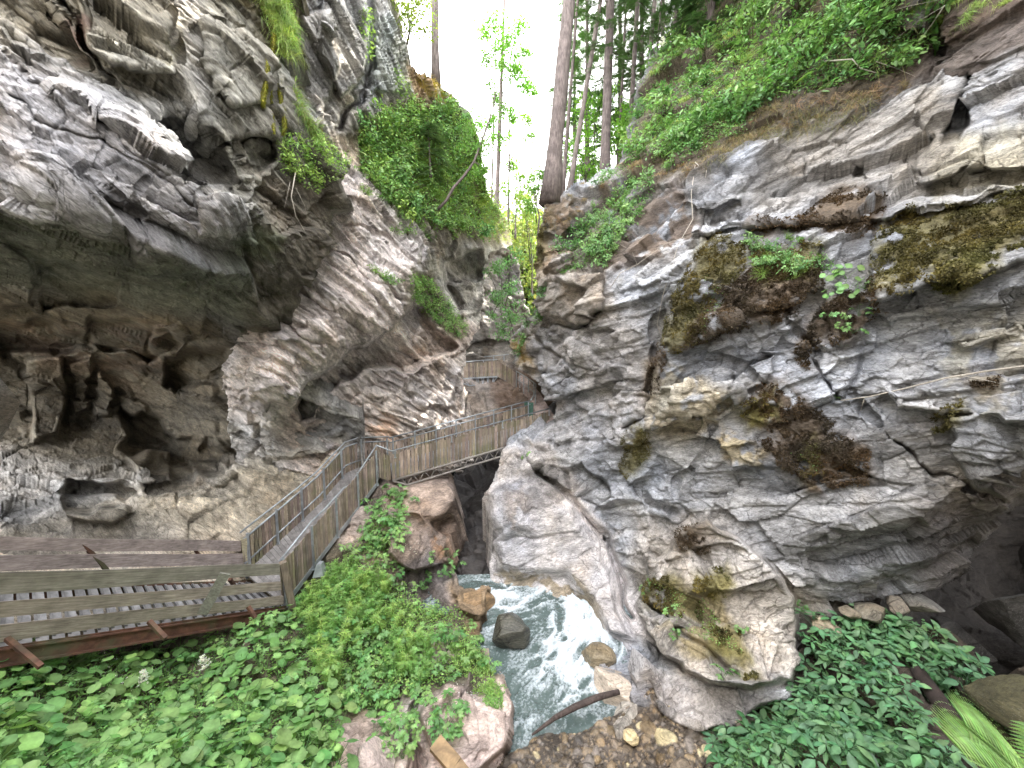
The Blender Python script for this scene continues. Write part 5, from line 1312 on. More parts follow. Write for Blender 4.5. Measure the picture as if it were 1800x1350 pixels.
plant(FERN, R, spread([rtop], 40, 34), (.9, 1.5), 'fern', 'arching fern clump on the brow of the right cliff', 'fern', 'ferns on the brow of the right cliff', .5)
plant(TUFTD, R, spread([[(1560, -60), (1700, -90), (1820, -80), (1800, 10), (1690, 40), (1600, 40)]], 40, 17), (.7, 1.1), 'grass_tuft', 'dry hanging grass tuft in the top right corner', 'grass', 'hanging grass in the top right corner', .6)
plant(SHRUBD, R, spread([[(1640, -60), (1800, -90), (1800, -20), (1680, 0)]], 14, 22), (.7, 1.1), 'cliff_shrub', 'leafy sprig in the dark top right corner', 'shrub', 'sprigs in the top right corner', .5)
DRY = [proto_grass(120 + k, 70, (.3, .75), (.2, .155, .085), 2.2, .005) for k in range(2)]
plant(DRY, R, spread([[(1090, 300), (1230, 235), (1330, 190), (1540, 160), (1600, 140), (1590, 165), (1500, 190), (1330, 235), (1240, 300), (1110, 330)]], 62, 13), (.7, 1.2), 'dry_tuft', 'dry hanging grass and rootlets under the brow of the right cliff', 'grass', 'dry grass under the brow', .75)
plant(DRY, R, spread([[(950, 350), (1080, 310), (1100, 360), (1000, 420), (950, 400)]], 22, 12), (.6, 1.0), 'dry_tuft', 'dry hanging grass on the rock right under the massive pine', 'grass', 'dry grass under the massive pine', .75)
rmid = [(1010, 400), (1060, 330), (1120, 300), (1150, 330), (1110, 390), (1070, 470), (1000, 480), (985, 450)]
plant(SHRUBD, R, spread([rmid], 40, 16), (.6, 1.0), 'cliff_shrub', 'trailing shrub on the rock under the leaning pine', 'shrub', 'shrubs on the rock under the leaning pine', .6)
plant(SHRUBD, R, spread([[(925, 520), (960, 500), (950, 560), (920, 590)], [(910, 590), (950, 590), (945, 625), (915, 625)]], 12, 12), (.5, .9), 'cliff_shrub', 'small shrub on the corner of the right cliff above the footpath', 'shrub', 'shrubs on the corner above the footpath', .6)
plant(SHRUBD, R, spread([[(1310, 420), (1420, 440), (1440, 480), (1340, 470)]], 11, 17), (.4, .65), 'cliff_shrub', 'small leafy cushion on the mossy ledge of the right cliff', 'shrub', 'cushions on the mossy ledge', .6)
plant(TUFT, R, spread([[(1300, 410), (1440, 440), (1450, 500), (1330, 480)], [(1480, 690), (1510, 740), (1490, 770)]], 16, 12), (.5, .9), 'grass_tuft', 'grass tuft on the mossy ledge of the right cliff', 'grass', 'grass tufts on the mossy ledge', .6)
plant(ROUND, R, spread([[(1440, 490), (1520, 475), (1540, 510), (1480, 540)]], 5, 22), (.6, .9), 'round_leaf_plant', 'round leaved plant growing from the dark moss of the right cliff', 'plant', 'round leaved plants in the right cliff', .7)
plant(LOBED, R, spread([[(1450, 560), (1530, 550), (1500, 600)]], 4, 20), (.5, .7), 'lobed_leaf_plant', 'lobed leaved plant hanging below the round leaves on the right cliff', 'plant', 'lobed leaved plants hanging in the right cliff', .7)
for (u, v, s, t) in ((1265, 1190, .8, 'bright lobed leaved plant on the grey foot of the buttress'), (1190, 1080, .7, 'trailing lobed leaved plant below the moss of the buttress'), (1190, 1120, .6, 'lower trailing lobed leaved plant on the left side of the buttress'), (1145, 1040, .6, 'lobed leaved plant on the upper left edge of the buttress'), (1300, 1110, .5, 'little lobed leaved plant in the middle of the mossy buttress'), (1410, 1060, .5, 'dark little plant at the foot of the undercut right wall'), (935, 805, .7, 'bright green plant on the ledge right under the footbridge'), (1470, 700, .35, 'tiny plant at the thin end of the bleached branch')):
    plant([rp.choice(LOBED)], R, np.array([[u, v]]), (s, s), 'lobed_leaf_plant', t, 'plant', None, .6)
cover('cliff_ground_cover', [
 (R, [rtop], 16000, 'ovate', (.05, .12), ((.09, .18, .065), (.11, .2, .06), (.075, .15, .07)), .35, .6), (R, [rtop], 4500, 'blade', (.25, .7), ((.15, .22, .06), (.2, .19, .09)), .08, .6),
 (R, [rmid], 3500, 'ovate', (.04, .09), ((.09, .18, .065), (.11, .2, .06)), .25, .6), (R, [[(1230, 260), (1330, 200), (1540, 170), (1520, 210), (1350, 250), (1240, 320)]], 1600, 'blade', (.2, .5), ((.19, .16, .09), (.12, .13, .06)), .03, .8),
 (R, [[(1150, 200), (1300, 200), (1310, 235), (1200, 290)]], 2500, 'ovate', (.05, .11), ((.1, .2, .075), (.12, .22, .07)), .4, .6),
 (R, [[(1130, 1010), (1230, 1050), (1310, 1150), (1200, 1110)]], 700, 'ovate', (.02, .05), (GR1, GR2), .08, .6),
 (R, [[(1380, 790), (1440, 800), (1440, 830)], [(1240, 480), (1280, 520), (1240, 590)]], 220, 'ovate', (.03, .05), (GR1, GR3), .08, .7)])

# --- overgrown shoulder above the slab, and the ledges of the left cliff
sh = [(620, 235), (660, 200), (720, 195), (800, 190), (840, 250), (850, 330), (890, 405), (850, 430), (790, 405), (720, 390), (680, 360), (640, 310)]
plant(SHRUBB + SHRUB + SHRUBD, S, spread([sh], 95, 19), (.8, 1.7), 'slope_shrub', 'bright leafy shrub on the green shoulder above the bedded slab', 'shrub', 'shrubs on the shoulder above the slab', .45)
plant(SHRUB, S, spread([[(640, 320), (690, 350), (690, 375), (640, 350)], [(690, 380), (800, 400), (790, 425), (700, 410)]], 16, 16), (.7, 1.2), 'slope_shrub', 'low shrub on the lower edge of the green shoulder', 'shrub', 'shrubs on the lower edge of the shoulder', .5)
plant(SHRUB, S, spread([[(720, 490), (755, 500), (820, 575), (815, 595), (770, 570), (730, 530)], [(655, 475), (690, 500), (685, 510), (650, 485)]], 34, 11), (.5, .9), 'slope_shrub', 'low shrub in the green band across the lower slab', 'shrub', 'shrubs in the green band of the slab', .5)
plant(TUFT, S, spread([[(700, 260), (840, 280), (880, 400), (800, 400), (720, 330)]], 75, 13), (1.2, 2.2), 'grass_tuft', 'grass tuft on the green shoulder above the slab', 'grass', 'grass tufts on the shoulder', .4)
cover('shoulder_ground_cover', [
 (S, [sh], 16000, 'ovate', (.08, .17), (GR1, GR2, GR3, GR4), .6, .5), (S, [sh], 4000, 'blade', (.3, .8), (GR4, (.24, .27, .07)), .1, .4),
 (S, [[(720, 485), (760, 495), (825, 580), (815, 598), (765, 570), (725, 530)]], 2500, 'ovate', (.06, .12), (GR1, GR2), .3, .5),
 (S, [[(730, 120), (775, 148), (800, 175), (770, 190), (735, 150)]], 1200, 'blade', (.2, .5), ((.32, .27, .05), (.3, .2, .05)), .1, .3),
 (S, [[(850, 340), (890, 390), (900, 430), (870, 430), (840, 380)]], 1500, 'blade', (.3, .7), ((.3, .32, .05), GR4), .1, .3),
 (S, [[(630, 20), (650, 20), (650, 100), (640, 110)], [(690, 120), (720, 150), (715, 180), (690, 160)]], 350, 'ovate', (.08, .15), (GR2, GR4), .3, .6)])
lip = [(400, -60), (500, -100), (515, 60), (500, 130), (470, 80), (430, 30)]
plant(TUFTD, OV, spread([[(420, -30), (470, -60), (500, 30), (490, 110), (470, 60)], [(395, -60), (470, -90), (480, 10), (430, 10)]], 55, 9), (.9, 1.5), 'grass_tuft', 'long hanging grass tuft on the lip of the overhang at upper left', 'grass', 'hanging grass on the overhang lip', .5)
plant(SHRUBB, OV, spread([[(470, -40), (512, -40), (512, 60), (500, 80)], [(490, 250), (545, 260), (560, 330), (500, 300)], [(485, 240), (510, 250), (505, 290)], [(550, 265), (598, 290), (590, 310), (550, 300)], [(500, 130), (512, 150), (505, 190)]], 26, 12), (.4, .75), 'cliff_shrub', 'bright leafy sprig on the edge of the overhang at upper left', 'shrub', 'sprigs on the edge of the overhang', .5)
plant(FERN, OV, spread([[(500, 20), (518, 40), (515, 80), (500, 70)]], 4, 12), (.7, .95), 'fern', 'feathery fern on the edge of the overhang at upper left', 'fern', 'ferns on the overhang edge', .5)
cover('overhang_ground_cover', [
 (OV, [[(400, -60), (515, -100), (515, 60), (500, 110), (450, 50)]], 2600, 'blade', (.2, .55), (GR2, (.2, .2, .08), GR4), .05, .7), (OV, [[(470, -60), (515, -60), (515, 110), (490, 90)], [(485, 245), (600, 290), (560, 345), (500, 300)]], 2600, 'ovate', (.04, .09), (GR2, GR4), .25, .6),
 (OV, [[(505, 140), (520, 205), (555, 260), (540, 270), (505, 210)]], 900, 'blade', (.2, .5), (GR2, (.2, .2, .08)), .05, .6)])

# the fern that leans into the lower right corner
lm = LM(); g_ = np.random.default_rng(5); base = P3(1900, 1475, 3.5)
for (u, v, d, L) in ((1692, 1268, 3.7, 1.12), (1700, 1335, 3.3, 1.0), (1800, 1255, 3.9, .95)):
    t = P3(u, v, d); dv = (t - base); frond(lm, (0, 0, 0), tuple(dv.normalized() + UP * .12), (0, -.45, 1), dv.length * 1.03, (.115, .225, .075), g_, 23, .34, .12)
lm.V = [v for v in lm.V]; o = link('fern', lm.mesh('fern', M['leaf'])); o.location = base
tag(o, 'large pale green fern leaning in at the lower right corner', 'fern')

# white plumes of goatsbeard and small white flowers
def plume(seed, L=.3):
    g = np.random.default_rng(seed); lm = LM(); lm.tube([(0, 0, -.3), (0, 0, 0), (.02, 0, L)], .005, .002, (.12, .2, .06))
    for k in range(26):
        t = k / 26; a = g.random() * 6.28; l = .13 * (1 - t * .75); d = np.array([math.cos(a), math.sin(a), .55]); n = 12
        p = np.array([.02 * t, 0, L * t]) + d * l * np.linspace(.1, 1, n)[:, None]
        lm.tube([p[0], p[-1]], .002, .001, (.6, .62, .45)); lm.add(leaves('simple', p.repeat(2, 0), g.normal(size=(2 * n, 3)), g.normal(size=(2 * n, 3)), g.uniform(.016, .03, 2 * n), vary((.86, .87, .76), 2 * n, .06, g), 1.6))
    return lm.mesh('flower_plume', M['flower'])
PLUME = [plume(k) for k in range(3)]
for k, (u, v, sc_, sheet, lab) in enumerate(((258, 1192, 1.0, B, 'fluffy white flower plume above the round leaves, the lower of two'), (364, 1168, 1.0, B, 'fluffy white flower plume above the round leaves, the upper of two'), (688, 1012, .6, B, 'small cream flower plume beside the feathery plants'), (712, 1018, .5, B, 'smaller cream flower plume right of the first by the feathery plants'), (725, 235, 1.4, S, 'pale flower plume high on the green shoulder'), (757, 300, 1.4, S, 'pale flower plume in the middle of the green shoulder'), (1165, 105, 1.5, R, 'pale flower plume at the skyline of the right cliff'))):
    plant([PLUME[k % 3]], sheet, np.array([[u, v + 12]]), (sc_, sc_), 'flower_plume', lab, 'flower', None, .1, lift=.38 * sc_)
lm = LM(); uv = sample_polys([[(160, 1160), (300, 1140), (320, 1190), (220, 1230), (180, 1200)], [(790, 1210), (850, 1200), (855, 1230), (800, 1235)], [(690, 960), (740, 950), (760, 980), (700, 985)]], 330); P_, N_, K_ = B.at(uv[:, 0], uv[:, 1])
lm.add(leaves('simple', P_ + np.array([0, 0, .22]) * G.random((len(P_), 1)), rdir(len(P_)), rdir(len(P_)), G.uniform(.02, .035, len(P_)), vary((.8, .82, .8), len(P_), .05), 1.8))
o = link('small_flowers', lm.mesh('small_flowers', M['flower'])); tag(o, kind='stuff')
# ------------------------------------------------------------------ trees
def trunk_mesh(root, pts, r0, r1, mat, name='trunk', knots=0, g=random.Random(3), flare=1.35):
    pts = [Vector(p) for p in pts]; n = 18; L = plen(pts); cen = []; rs = []
    for k in range(n):
        f = k / (n - 1); p = along(pts, L * f * .9999); w = .04 * r0
        cen.append(p + Vector((w * math.sin(k * 2.1), w * math.cos(k * 1.7), 0))); r = r0 + (r1 - r0) * f
        if k == 0: r *= flare
        if k == 1: r *= 1 + (flare - 1) * .4
        rs.append(r * g.uniform(.96, 1.04))
    mb = MB(); mb.tube(cen, rs, 12)
    for _ in range(knots):    # stubs of dead branches
        f = g.uniform(.25, .95); p = along(pts, L * f); a = g.uniform(0, 6.28); d = Vector((math.cos(a), math.sin(a), g.uniform(-.3, .2)))
        mb.tube([p, p + d * g.uniform(.3, .8), p + d * g.uniform(.9, 1.5) + Vector((0, 0, -.15))], .014, 4, r2=.004)
    return mb.build(name, mat, root, smooth=True)
def needle_crown(root, pts, f0, f1, reach, nb, col, seed, dens=26, name='crown', big=1.0):
    g = np.random.default_rng(seed); lm = LM(); org = np.array(root.location); L = plen(pts)
    for k in range(nb):
        f = f0 + (f1 - f0) * g.random(); p = np.array(along(pts, L * f)) - org; a = g.random() * 6.28
        R_ = reach * g.uniform(.5, 1.1) * (1 - .6 * max(0, (f - f0) / max(1e-3, 1 - f0)) ** 1.5)
        d = np.array([math.cos(a), math.sin(a), g.uniform(-.35, .1)]); q = [p + d * R_ * t + np.array([0, 0, -.28]) * R_ * t * t for t in (0, .35, .7, 1)]
        lm.tube(q, .018, .004, (.06, .05, .04))
        m = int(dens * R_ / 2.0) + 4; t = .25 + .75 * g.random(m); pp_ = p + d * R_ * t[:, None] + np.array([0, 0, -.28]) * R_ * (t * t)[:, None]
        sd = np.cross(d, (0, 0, 1)); sg = np.sign(g.random(m) - .5)[:, None]; dd = nrmz(d * .8 + sd * sg * g.uniform(.4, 1.1, (m, 1)) + np.array([0, 0, -.25]) + .15 * g.normal(size=(m, 3)))
        ln = g.uniform(.25, .55, m) * (1.1 - .5 * t)
        # each spray: a spine with needles on both sides
        for s_ in (-1, 0, 1):
            nn_ = 5
            for j in range(nn_):
                tt = (j + .5) / nn_; b = pp_ + dd * (ln * tt)[:, None]; side = np.cross(dd, (0, 0, 1.)) * s_ * 1.0
                lm.add(leaves('needle', b, dd + side, np.tile((0, 0, 1.), (m, 1)) + .3 * g.normal(size=(m, 3)), ln * .42 * big, vary(col, m, .25, g), 2.0))
    o = link(name, lm.mesh(name, M['needle'], False), root); return o
def leaf_crown(root, centres, n, size, col, seed, name='crown', limbs=True, trunkpts=None):
    """centres: (point, radius) clumps of small leaves with gaps between"""
    g = np.random.default_rng(seed); lm = LM(); org = np.array(root.location)
    w = np.array([r ** 2 for _, r in centres]); cnt = np.maximum(8, (n * w / w.sum()).astype(int))
    for (c, r), m in zip(centres, cnt):
        c = np.array(c) - org; sub = c + nrmz(g.normal(size=(7, 3))) * r * g.uniform(.2, .8, (7, 1)); idx = g.integers(0, 7, m)
        p = sub[idx] + g.normal(size=(m, 3)) * r * np.array([.28, .28, .16])
        d = g.normal(size=(m, 3)); d[:, 2] -= .4; lm.add(leaves('ovate', p, d, g.normal(size=(m, 3)) * .5 + np.array([0, 0, 1]), g.uniform(*size, m), vary(col, m, .28, g)))
        if limbs and trunkpts is not None:
            q = np.array(along(trunkpts, plen(trunkpts) * g.uniform(.3, .9))) - org
            lm.tube([q, (q + c) / 2 + np.array([0, 0, .1]), c], .03, .008, (.07, .06, .05))
            for s_ in sub[:4]: lm.tube([c, s_], .008, .003, (.07, .06, .05))
    return link(name, lm.mesh(name, M['leaf_cover'], False), root)
def extend(b, t, up): return t + (t - b).normalized() * up
def pine(label, b, t, r0, r1, up=9.0, crown=None, mat='bark', group=None, knots=10, name='pine_tree', seed=1, col=(.05, .10, .035)):
    """b, t: pixel+depth of foot and of where the trunk leaves the picture; up: metres it goes on"""
    b, t = P3(*b), P3(*t); top = extend(b, t, up); root = empty(name, b, label, 'tree', group)
    k = (top - b).length / (t - b).length
    trunk_mesh(root, [b, t, top], r0, max(.03, r0 + (r1 - r0) * k), M[mat], knots=knots, g=random.Random(seed))
    if crown: needle_crown(root, [b, top], crown[0], crown[1], crown[2], crown[3], col, seed, crown[4] if len(crown) > 4 else 26)
    return root
pine('massive leaning pine trunk on the rock promontory, the thickest of all', (967, 358, 17.25), (1000, 0, 18.2), .36, .26, 12, (.60, .98, 4.0, 70), knots=8, seed=2)
pine('thin trunk close behind the massive leaning pine', (988, 352, 23), (1006, 120, 23.6), .12, .09, 12, (.62, .98, 2.5, 30), seed=3)
pine('slender curved spruce leaning right of the massive pine', (998, 352, 22.5), (1056, 0, 23.5), .15, .11, 9, (.60, .98, 2.6, 40), mat='bark_pale', seed=4)
pine('dark straight spruce trunk standing in the green brow', (1062, 330, 22.3), (1073, 0, 22.8), .25, .21, 11, (.30, .98, 3.0, 90), seed=5)
pine('dark spruce trunk at the skyline above the grass', (1104, 290, 25), (1121, 0, 25.4), .15, .12, 11, (.25, .98, 2.6, 80), seed=6)
pine('thin pale trunk at the right end of the skyline trees', (1130, 230, 26), (1151, 0, 26.4), .14, .12, 11, (.5, .98, 2.8, 46), mat='bark_pale', seed=7)
pine('very thin trunk just right of the pale skyline trunk', (1145, 200, 27), (1163, 0, 27.3), .07, .05, 8, (.5, .98, 2.2, 26), seed=8)
pine('thin dark trunk between the dark spruce and the skyline spruce', (1084, 330, 27), (1098, 60, 27.5), .10, .08, 11, (.25, .98, 2.8, 70), seed=9)
pine('tall pine trunk on the sunlit edge of the left cliff', (766, 152, 21.5), (764, 0, 21.8), .20, .18, 12, (.62, .98, 3.4, 60), seed=10)
pine('straight spruce further right on the hidden hillside', (1185, 60, 27), (1195, -60, 28), .15, .13, 10, (.2, .98, 2.8, 60), seed=12)
for k, (u, v, d, top_v, rc, lab) in enumerate(((1032, 330, 30, -250, 3.0, 'dense green spruce behind the slender curved spruce'), (1090, 330, 31, -330, 3.2, 'dense green spruce between the dark trunks of the skyline'), (1128, 300, 29, -420, 3.0, 'dense green spruce behind the right end of the skyline'), (1010, 340, 36, -60, 2.6, 'smaller spruce far behind the massive leaning pine'), (1165, 200, 32, -400, 3.2, 'dense spruce rising behind the grassy skyline'))):
    b = P3(u, v, d); top = P3(u, top_v, d); root = empty('spruce_tree', b, lab, 'tree')
    trunk_mesh(root, [b, top], .2, .04, M['bark'], 'trunk', 0); needle_crown(root, [b, top], .05, .99, rc, 130, (.075, .15, .05), 700 + k, 60)
for k, (u, v, d, rr, lab) in enumerate(((1030, 290, 25, 1.3, 'bright leafy bush behind the slender curved spruce'), (1085, 240, 24, 1.2, 'bright leafy bush between the dark trunks'), (1120, 190, 26, 1.2, 'bright leafy bush at the skyline below the thin trunks'), (1045, 200, 27, 1.5, 'light green leafy crown high between the slender spruce and the dark trunk'))):
    b = P3(u, v + 50, d); root = empty('leafy_bush', b, lab, 'bush'); c3 = [(P3(u + rp.uniform(-24, 24), v + rp.uniform(-34, 34), d), rr * rp.uniform(.5, .8)) for _ in range(6)]
    trunk_mesh(root, [b, P3(u, v, d)], .06, .02, M['bark'], 'trunk', 0); leaf_crown(root, c3, 1300, (.12, .22), (.115, .24, .035), 720 + k, trunkpts=[b, P3(u, v, d)])
# thin trees standing in the gap
gap = (('slim dark trunk with leafy sprays in the middle of the gap', (872, 385, 31), (886, 20, 33), .19, .10), ('thin upright stem left of the slim dark trunk in the gap', (864, 360, 33), (872, 60, 34), .09, .05),
       ('thin straight stem right of the slim dark trunk in the gap', (893, 400, 35), (897, 150, 36), .10, .05), ('bare thin stem nearest the promontory in the gap', (906, 420, 36), (908, 290, 37), .08, .04))
for k, (lab, b, t, r0, r1) in enumerate(gap):
    b, t = P3(*b), P3(*t); root = empty('slender_tree', b, lab, 'tree'); top = extend(b, t, 3 if k else 5)
    trunk_mesh(root, [b, t, top], r0, r1 * .6, M['bark'], seed if False else 'trunk', 6, random.Random(k + 30))
    cs = []
    px = (((905, 120), 1.5), ((925, 150), 1.1), ((890, 80), 1.3), ((900, 200), 1.0), ((870, 40), 1.2), ((925, 90), .8), ((935, 160), .6), ((915, 45), .9), ((865, 215), .8), ((885, 250), .8)) if k == 0 else \
         (((858, 100), .9), ((845, 215), 1.0), ((870, 170), .8), ((850, 60), .9), ((840, 260), .9), ((868, 240), .7)) if k == 1 else \
         (((925, 215), .9), ((900, 290), 1.0), ((930, 240), .8), ((885, 330), .9), ((915, 310), .8)) if k == 2 else (((915, 340), 1.1), ((925, 370), 1.0), ((935, 310), .8))
    g0 = random.Random(k)
    for (u, v), r in px: cs.append((P3(u, v, b.y + g0.uniform(-1.0, 1.0)), r * .95))
    leaf_crown(root, cs, (3800, 1700, 1500, 1300)[k], (.13, .26), ((.085, .2, .025), (.10, .2, .05), (.12, .22, .03), (.13, .22, .05))[k], 200 + k, trunkpts=[b, t])
# leafy young trees that fill the gap low down
for k, (lab, b, cs, col) in enumerate((
  ('pale leafy bush leaning out over the far footbridge', (905, 590, 25.5), (((880, 470), .9), ((900, 500), .8), ((870, 520), .9), ((895, 540), .8), ((885, 580), .8), ((905, 560), .6), ((860, 480), .5), ((905, 450), .7), ((865, 555), .5)), (.10, .2, .08)),
  ('sunlit yellow green young tree deep in the gap', (935, 520, 33), (((915, 425), 1.0), ((930, 450), 1.2), ((940, 400), 1.1), ((925, 380), 1.0), ((935, 490), 1.0), ((920, 350), 1.1), ((940, 350), 1.0)), (.17, .22, .055)),
  ('light green young tree beside the promontory', (945, 420, 24), (((948, 320), .7), ((938, 335), .5), ((950, 300), .5), ((930, 360), .6)), (.13, .24, .06)),
  ('leafy young tree above the left cliff edge', (708, 112, 19.5), (((735, 20), .9), ((720, 60), .7), ((745, 50), .6), ((705, 20), .8), ((745, -10), .9), ((700, -30), 1.0)), (.15, .2, .04)))):
    b = P3(*b); root = empty('young_tree', b, lab, 'tree'); g0 = random.Random(k + 4)
    c3 = [(P3(u, v, b.y + g0.uniform(-.8, .8)), r) for (u, v), r in cs]; top = c3[-1][0].lerp(c3[0][0], .5)
    trunk_mesh(root, [b, b.lerp(top, .5) + Vector((.2, 0, 0)), top], .07, .02, M['bark'], 'trunk', 0)
    leaf_crown(root, c3, (1900, 2200, 800, 900)[k], (.11, .22), col, 300 + k, trunkpts=[b, top])
# curved sapling growing out of the shoulder
b = P3(770, 368, 19.2); root = empty('leaning_sapling', b, 'dark curved sapling bending out from the green shoulder into the gap', 'tree')
pts = PL((770, 368, 19.2), (785, 352, 19.1), (797, 330, 19.1), (815, 310, 19.2), (833, 285, 19.4), (848, 245, 19.7), (862, 205, 20), (872, 160, 20.3), (885, 120, 20.6))
mb = MB(); mb.tube(pts, [.075, .07, .065, .06, .055, .045, .035, .025, .012], 8)
for q in (((833, 285, 19.4), (850, 292, 19.2), (862, 300, 19.3)), ((848, 245, 19.7), (835, 225, 19.6), (822, 215, 19.7)), ((862, 205, 20), (880, 190, 20), (895, 185, 20.2))): mb.tube(PL(*q), .02, 5, r2=.006)
mb.build('trunk', M['bark'], root, smooth=True)
leaf_crown(root, [(P3(*c), r) for c, r in (((830, 225, 19.6), .6), ((850, 255, 19.6), .5), ((880, 195, 20), .5), ((845, 300, 19.3), .55), ((862, 150, 20.4), .5), ((885, 115, 20.6), .5), ((822, 260, 19.5), .5))], 1500, (.08, .15), (.10, .2, .045), 401, limbs=False)
# small spruce on the shoulder
b = P3(757, 312, 19.6); root = empty('young_spruce', b, 'small feathery spruce on the green shoulder', 'tree'); top = P3(752, 205, 20)
trunk_mesh(root, [b, top], .06, .015, M['bark'], 'trunk', 0); needle_crown(root, [b, top], .08, .98, 1.15, 42, (.085, .14, .06), 55, 40)

# woods on the hillsides: near trees added out of view, one by one, to shade the gorge
for k, (x, y, z, h, rc) in enumerate(((9.5, 11.5, 13.0, 15, 3.6), (12.5, 15.5, 14.5, 17, 3.8), (9.5, 20.5, 12.5, 18, 3.6), (14, 9.5, 15.5, 16, 4.0), (16.5, 13, 17.5, 16, 4.0), (13, 24, 14.0, 18, 3.6), (18, 19, 18.5, 17, 4.0), (13.5, 4, 15.0, 15, 4.0), (17, 28, 17.5, 18, 4), (15.5, -2, 16.5, 15, 4), (10.8, 6.5, 14.2, 15, 3.8), (20, 24, 20, 17, 4), (11.5, 18.5, 14, 17, 3.6), (10.2, 15.8, 13.8, 16, 3.4), (13.2, 21.5, 15.5, 17, 3.6), (12.8, 32.5, 13, 18, 3.8), (15.5, 31, 15, 18, 3.8))):
    b = Vector((x, y, z - 1)); root = empty('spruce_tree', b, 'unseen spruce added above the right cliff to cast shade', 'tree', 'unseen shade spruces above the right cliff'); top = b + Vector((0, 0, h))
    trunk_mesh(root, [b, top], .24, .04, M['bark'], 'trunk', 0); needle_crown(root, [b, top], .12, .99, rc, 90, (.045, .09, .035), 500 + k, 14, big=2.0)
# far sunlit wood seen through the gap
lm = LM(); g_ = np.random.default_rng(8)
for k in range(215):
    y = 38 + 55 * g_.random() ** 1.3; x = (-.16 + .32 * g_.random()) * y + 2
    if k >= 170: y = 37 + 9 * g_.random(); x = (-.09 + .19 * g_.random()) * y
    z = -3 + 27 * (y - 34) / 66; h = 6 + 6 * g_.random() + (4 if k >= 170 else 0); m = 190
    t = g_.random(m); p = np.array([x, y, z]) + np.stack([g_.normal(size=m) * 1.7 * (1.15 - t), g_.normal(size=m) * 1.7 * (1.15 - t), h * (.1 + .9 * t)], -1)
    c = np.array(((.14, .18, .05), (.10, .165, .055), (.18, .21, .07))[k % 3]); lm.add(leaves('ovate', p, g_.normal(size=(m, 3)), g_.normal(size=(m, 3)) + np.array([0, 0, .8]), g_.uniform(.35, .7, m), vary(c, m, .3, g_)))
    lm.tube([(x, y, z - 1), (x, y, z + h)], .14, .04, (.1, .08, .06))
o = link('far_wood', lm.mesh('far_wood', M['leaf_cover'], False)); tag(o, kind='stuff')
# ------------------------------------------------------------------ boulders, logs, branches, moss
def boulder(name, label, c, rad, col, seed, mat='rock_smooth', rot=0.0, flat=0.55, cut=5, sub=5, cat='boulder'):
    """rock cut by random planes, then roughened"""
    import bmesh
    bm = bmesh.new(); bmesh.ops.create_icosphere(bm, subdivisions=sub, radius=1.0)
    V = np.array([v.co[:] for v in bm.verts]); F = np.array([[v.index for v in f.verts] for f in bm.faces]); bm.free()
    g = np.random.default_rng(seed); N_ = nrmz(g.normal(size=(cut * 3, 3))); off_ = g.uniform(flat, .92, len(N_))
    for n, o_ in zip(N_, off_):
        d = V @ n; V = V - np.maximum(0, d - o_)[:, None] * n * .92
    V = V * np.array(rad); V = V + nrmz(V) * (0.10 * min(rad) * fbm(V * 1.5 / min(rad) * .7 + seed, 4, seed) + .04 * min(rad) * fbm(V * 6 + seed, 3, seed + 1))[:, None]
    cr, sr = math.cos(rot), math.sin(rot); V = V @ np.array([[cr, sr, 0], [-sr, cr, 0], [0, 0, 1]])
    c_ = np.ones((len(V), 4), np.float32); c_[:, :3] = np.array(col) * (1 + .45 * fbm(V * 1.6 + seed, 4, seed + 3))[:, None]
    o = link(name, mesh_np(name, V, [F], np.clip(c_, 0, 1), True, [M[mat]])); o.location = c
    return tag(o, label, cat)
M['rock_wet'] = make_rock('wet_dark_rock', gloss=0.22, speck=0.1, bumpk=0.5)
boulder('boulder', 'dark wet rounded boulder standing in the white water of the pool', P3(897, 1112, 10.35), (.66, .55, .5), (.085, .082, .066), 3, 'rock_wet', .4, .55)
boulder('boulder', 'ochre wet rock beside the small inflow left of the pool', P3(835, 1062, 11.6), (.65, .5, .45), (.30, .20, .11), 4, 'rock_smooth', .2, .6)
boulder('boulder', 'pale tan slab rock at the right edge of the pool beside the log', P3(1075, 1205, 8.75), (.42, .6, .40), (.46, .39, .32), 6, 'rock_smooth', .5, .5)
boulder('boulder', 'low brown wet rock at the pool edge above the tan slab', P3(1050, 1155, 9.6), (.5, .45, .25), (.20, .165, .11), 7, 'rock_wet', .1, .6)
boulder('boulder', 'grey slab rock leaning against the buttress behind the tan slab', P3(1135, 1185, 8.7), (.45, .5, .6), (.38, .37, .38), 8, 'rock_right', .9, .45)
boulder('boulder', 'long grey rock wedged under the buttress beside the gravel', P3(1100, 1270, 7.95), (.28, .75, .40), (.36, .33, .29), 9, 'rock_right', -.55, .5)
boulder('boulder', 'big speckled pink boulder at the lower end of the bank', P3(825, 1285, 7.55), (.62, .6, .55), (.47, .385, .35), 10, 'earth', .3, .62)
boulder('boulder', 'pink grey boulder at the bottom edge left of the plank', P3(655, 1350, 6.35), (.5, .5, .45), (.44, .36, .33), 11, 'earth', .8, .6)
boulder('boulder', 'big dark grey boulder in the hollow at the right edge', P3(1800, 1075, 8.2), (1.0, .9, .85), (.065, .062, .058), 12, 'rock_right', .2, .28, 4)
boulder('boulder', 'mossy brown boulder at the right edge above the fern', P3(1815, 1250, 6.0), (.75, .8, .5), (.075, .068, .035), 13, 'earth', .2, .35, 4)
boulder('boulder', 'dark rock deep in the hollow under the right wall', P3(1680, 1120, 8.8), (.7, .7, .4), (.05, .047, .044), 14, 'rock_right', 1.1, .3, 4)
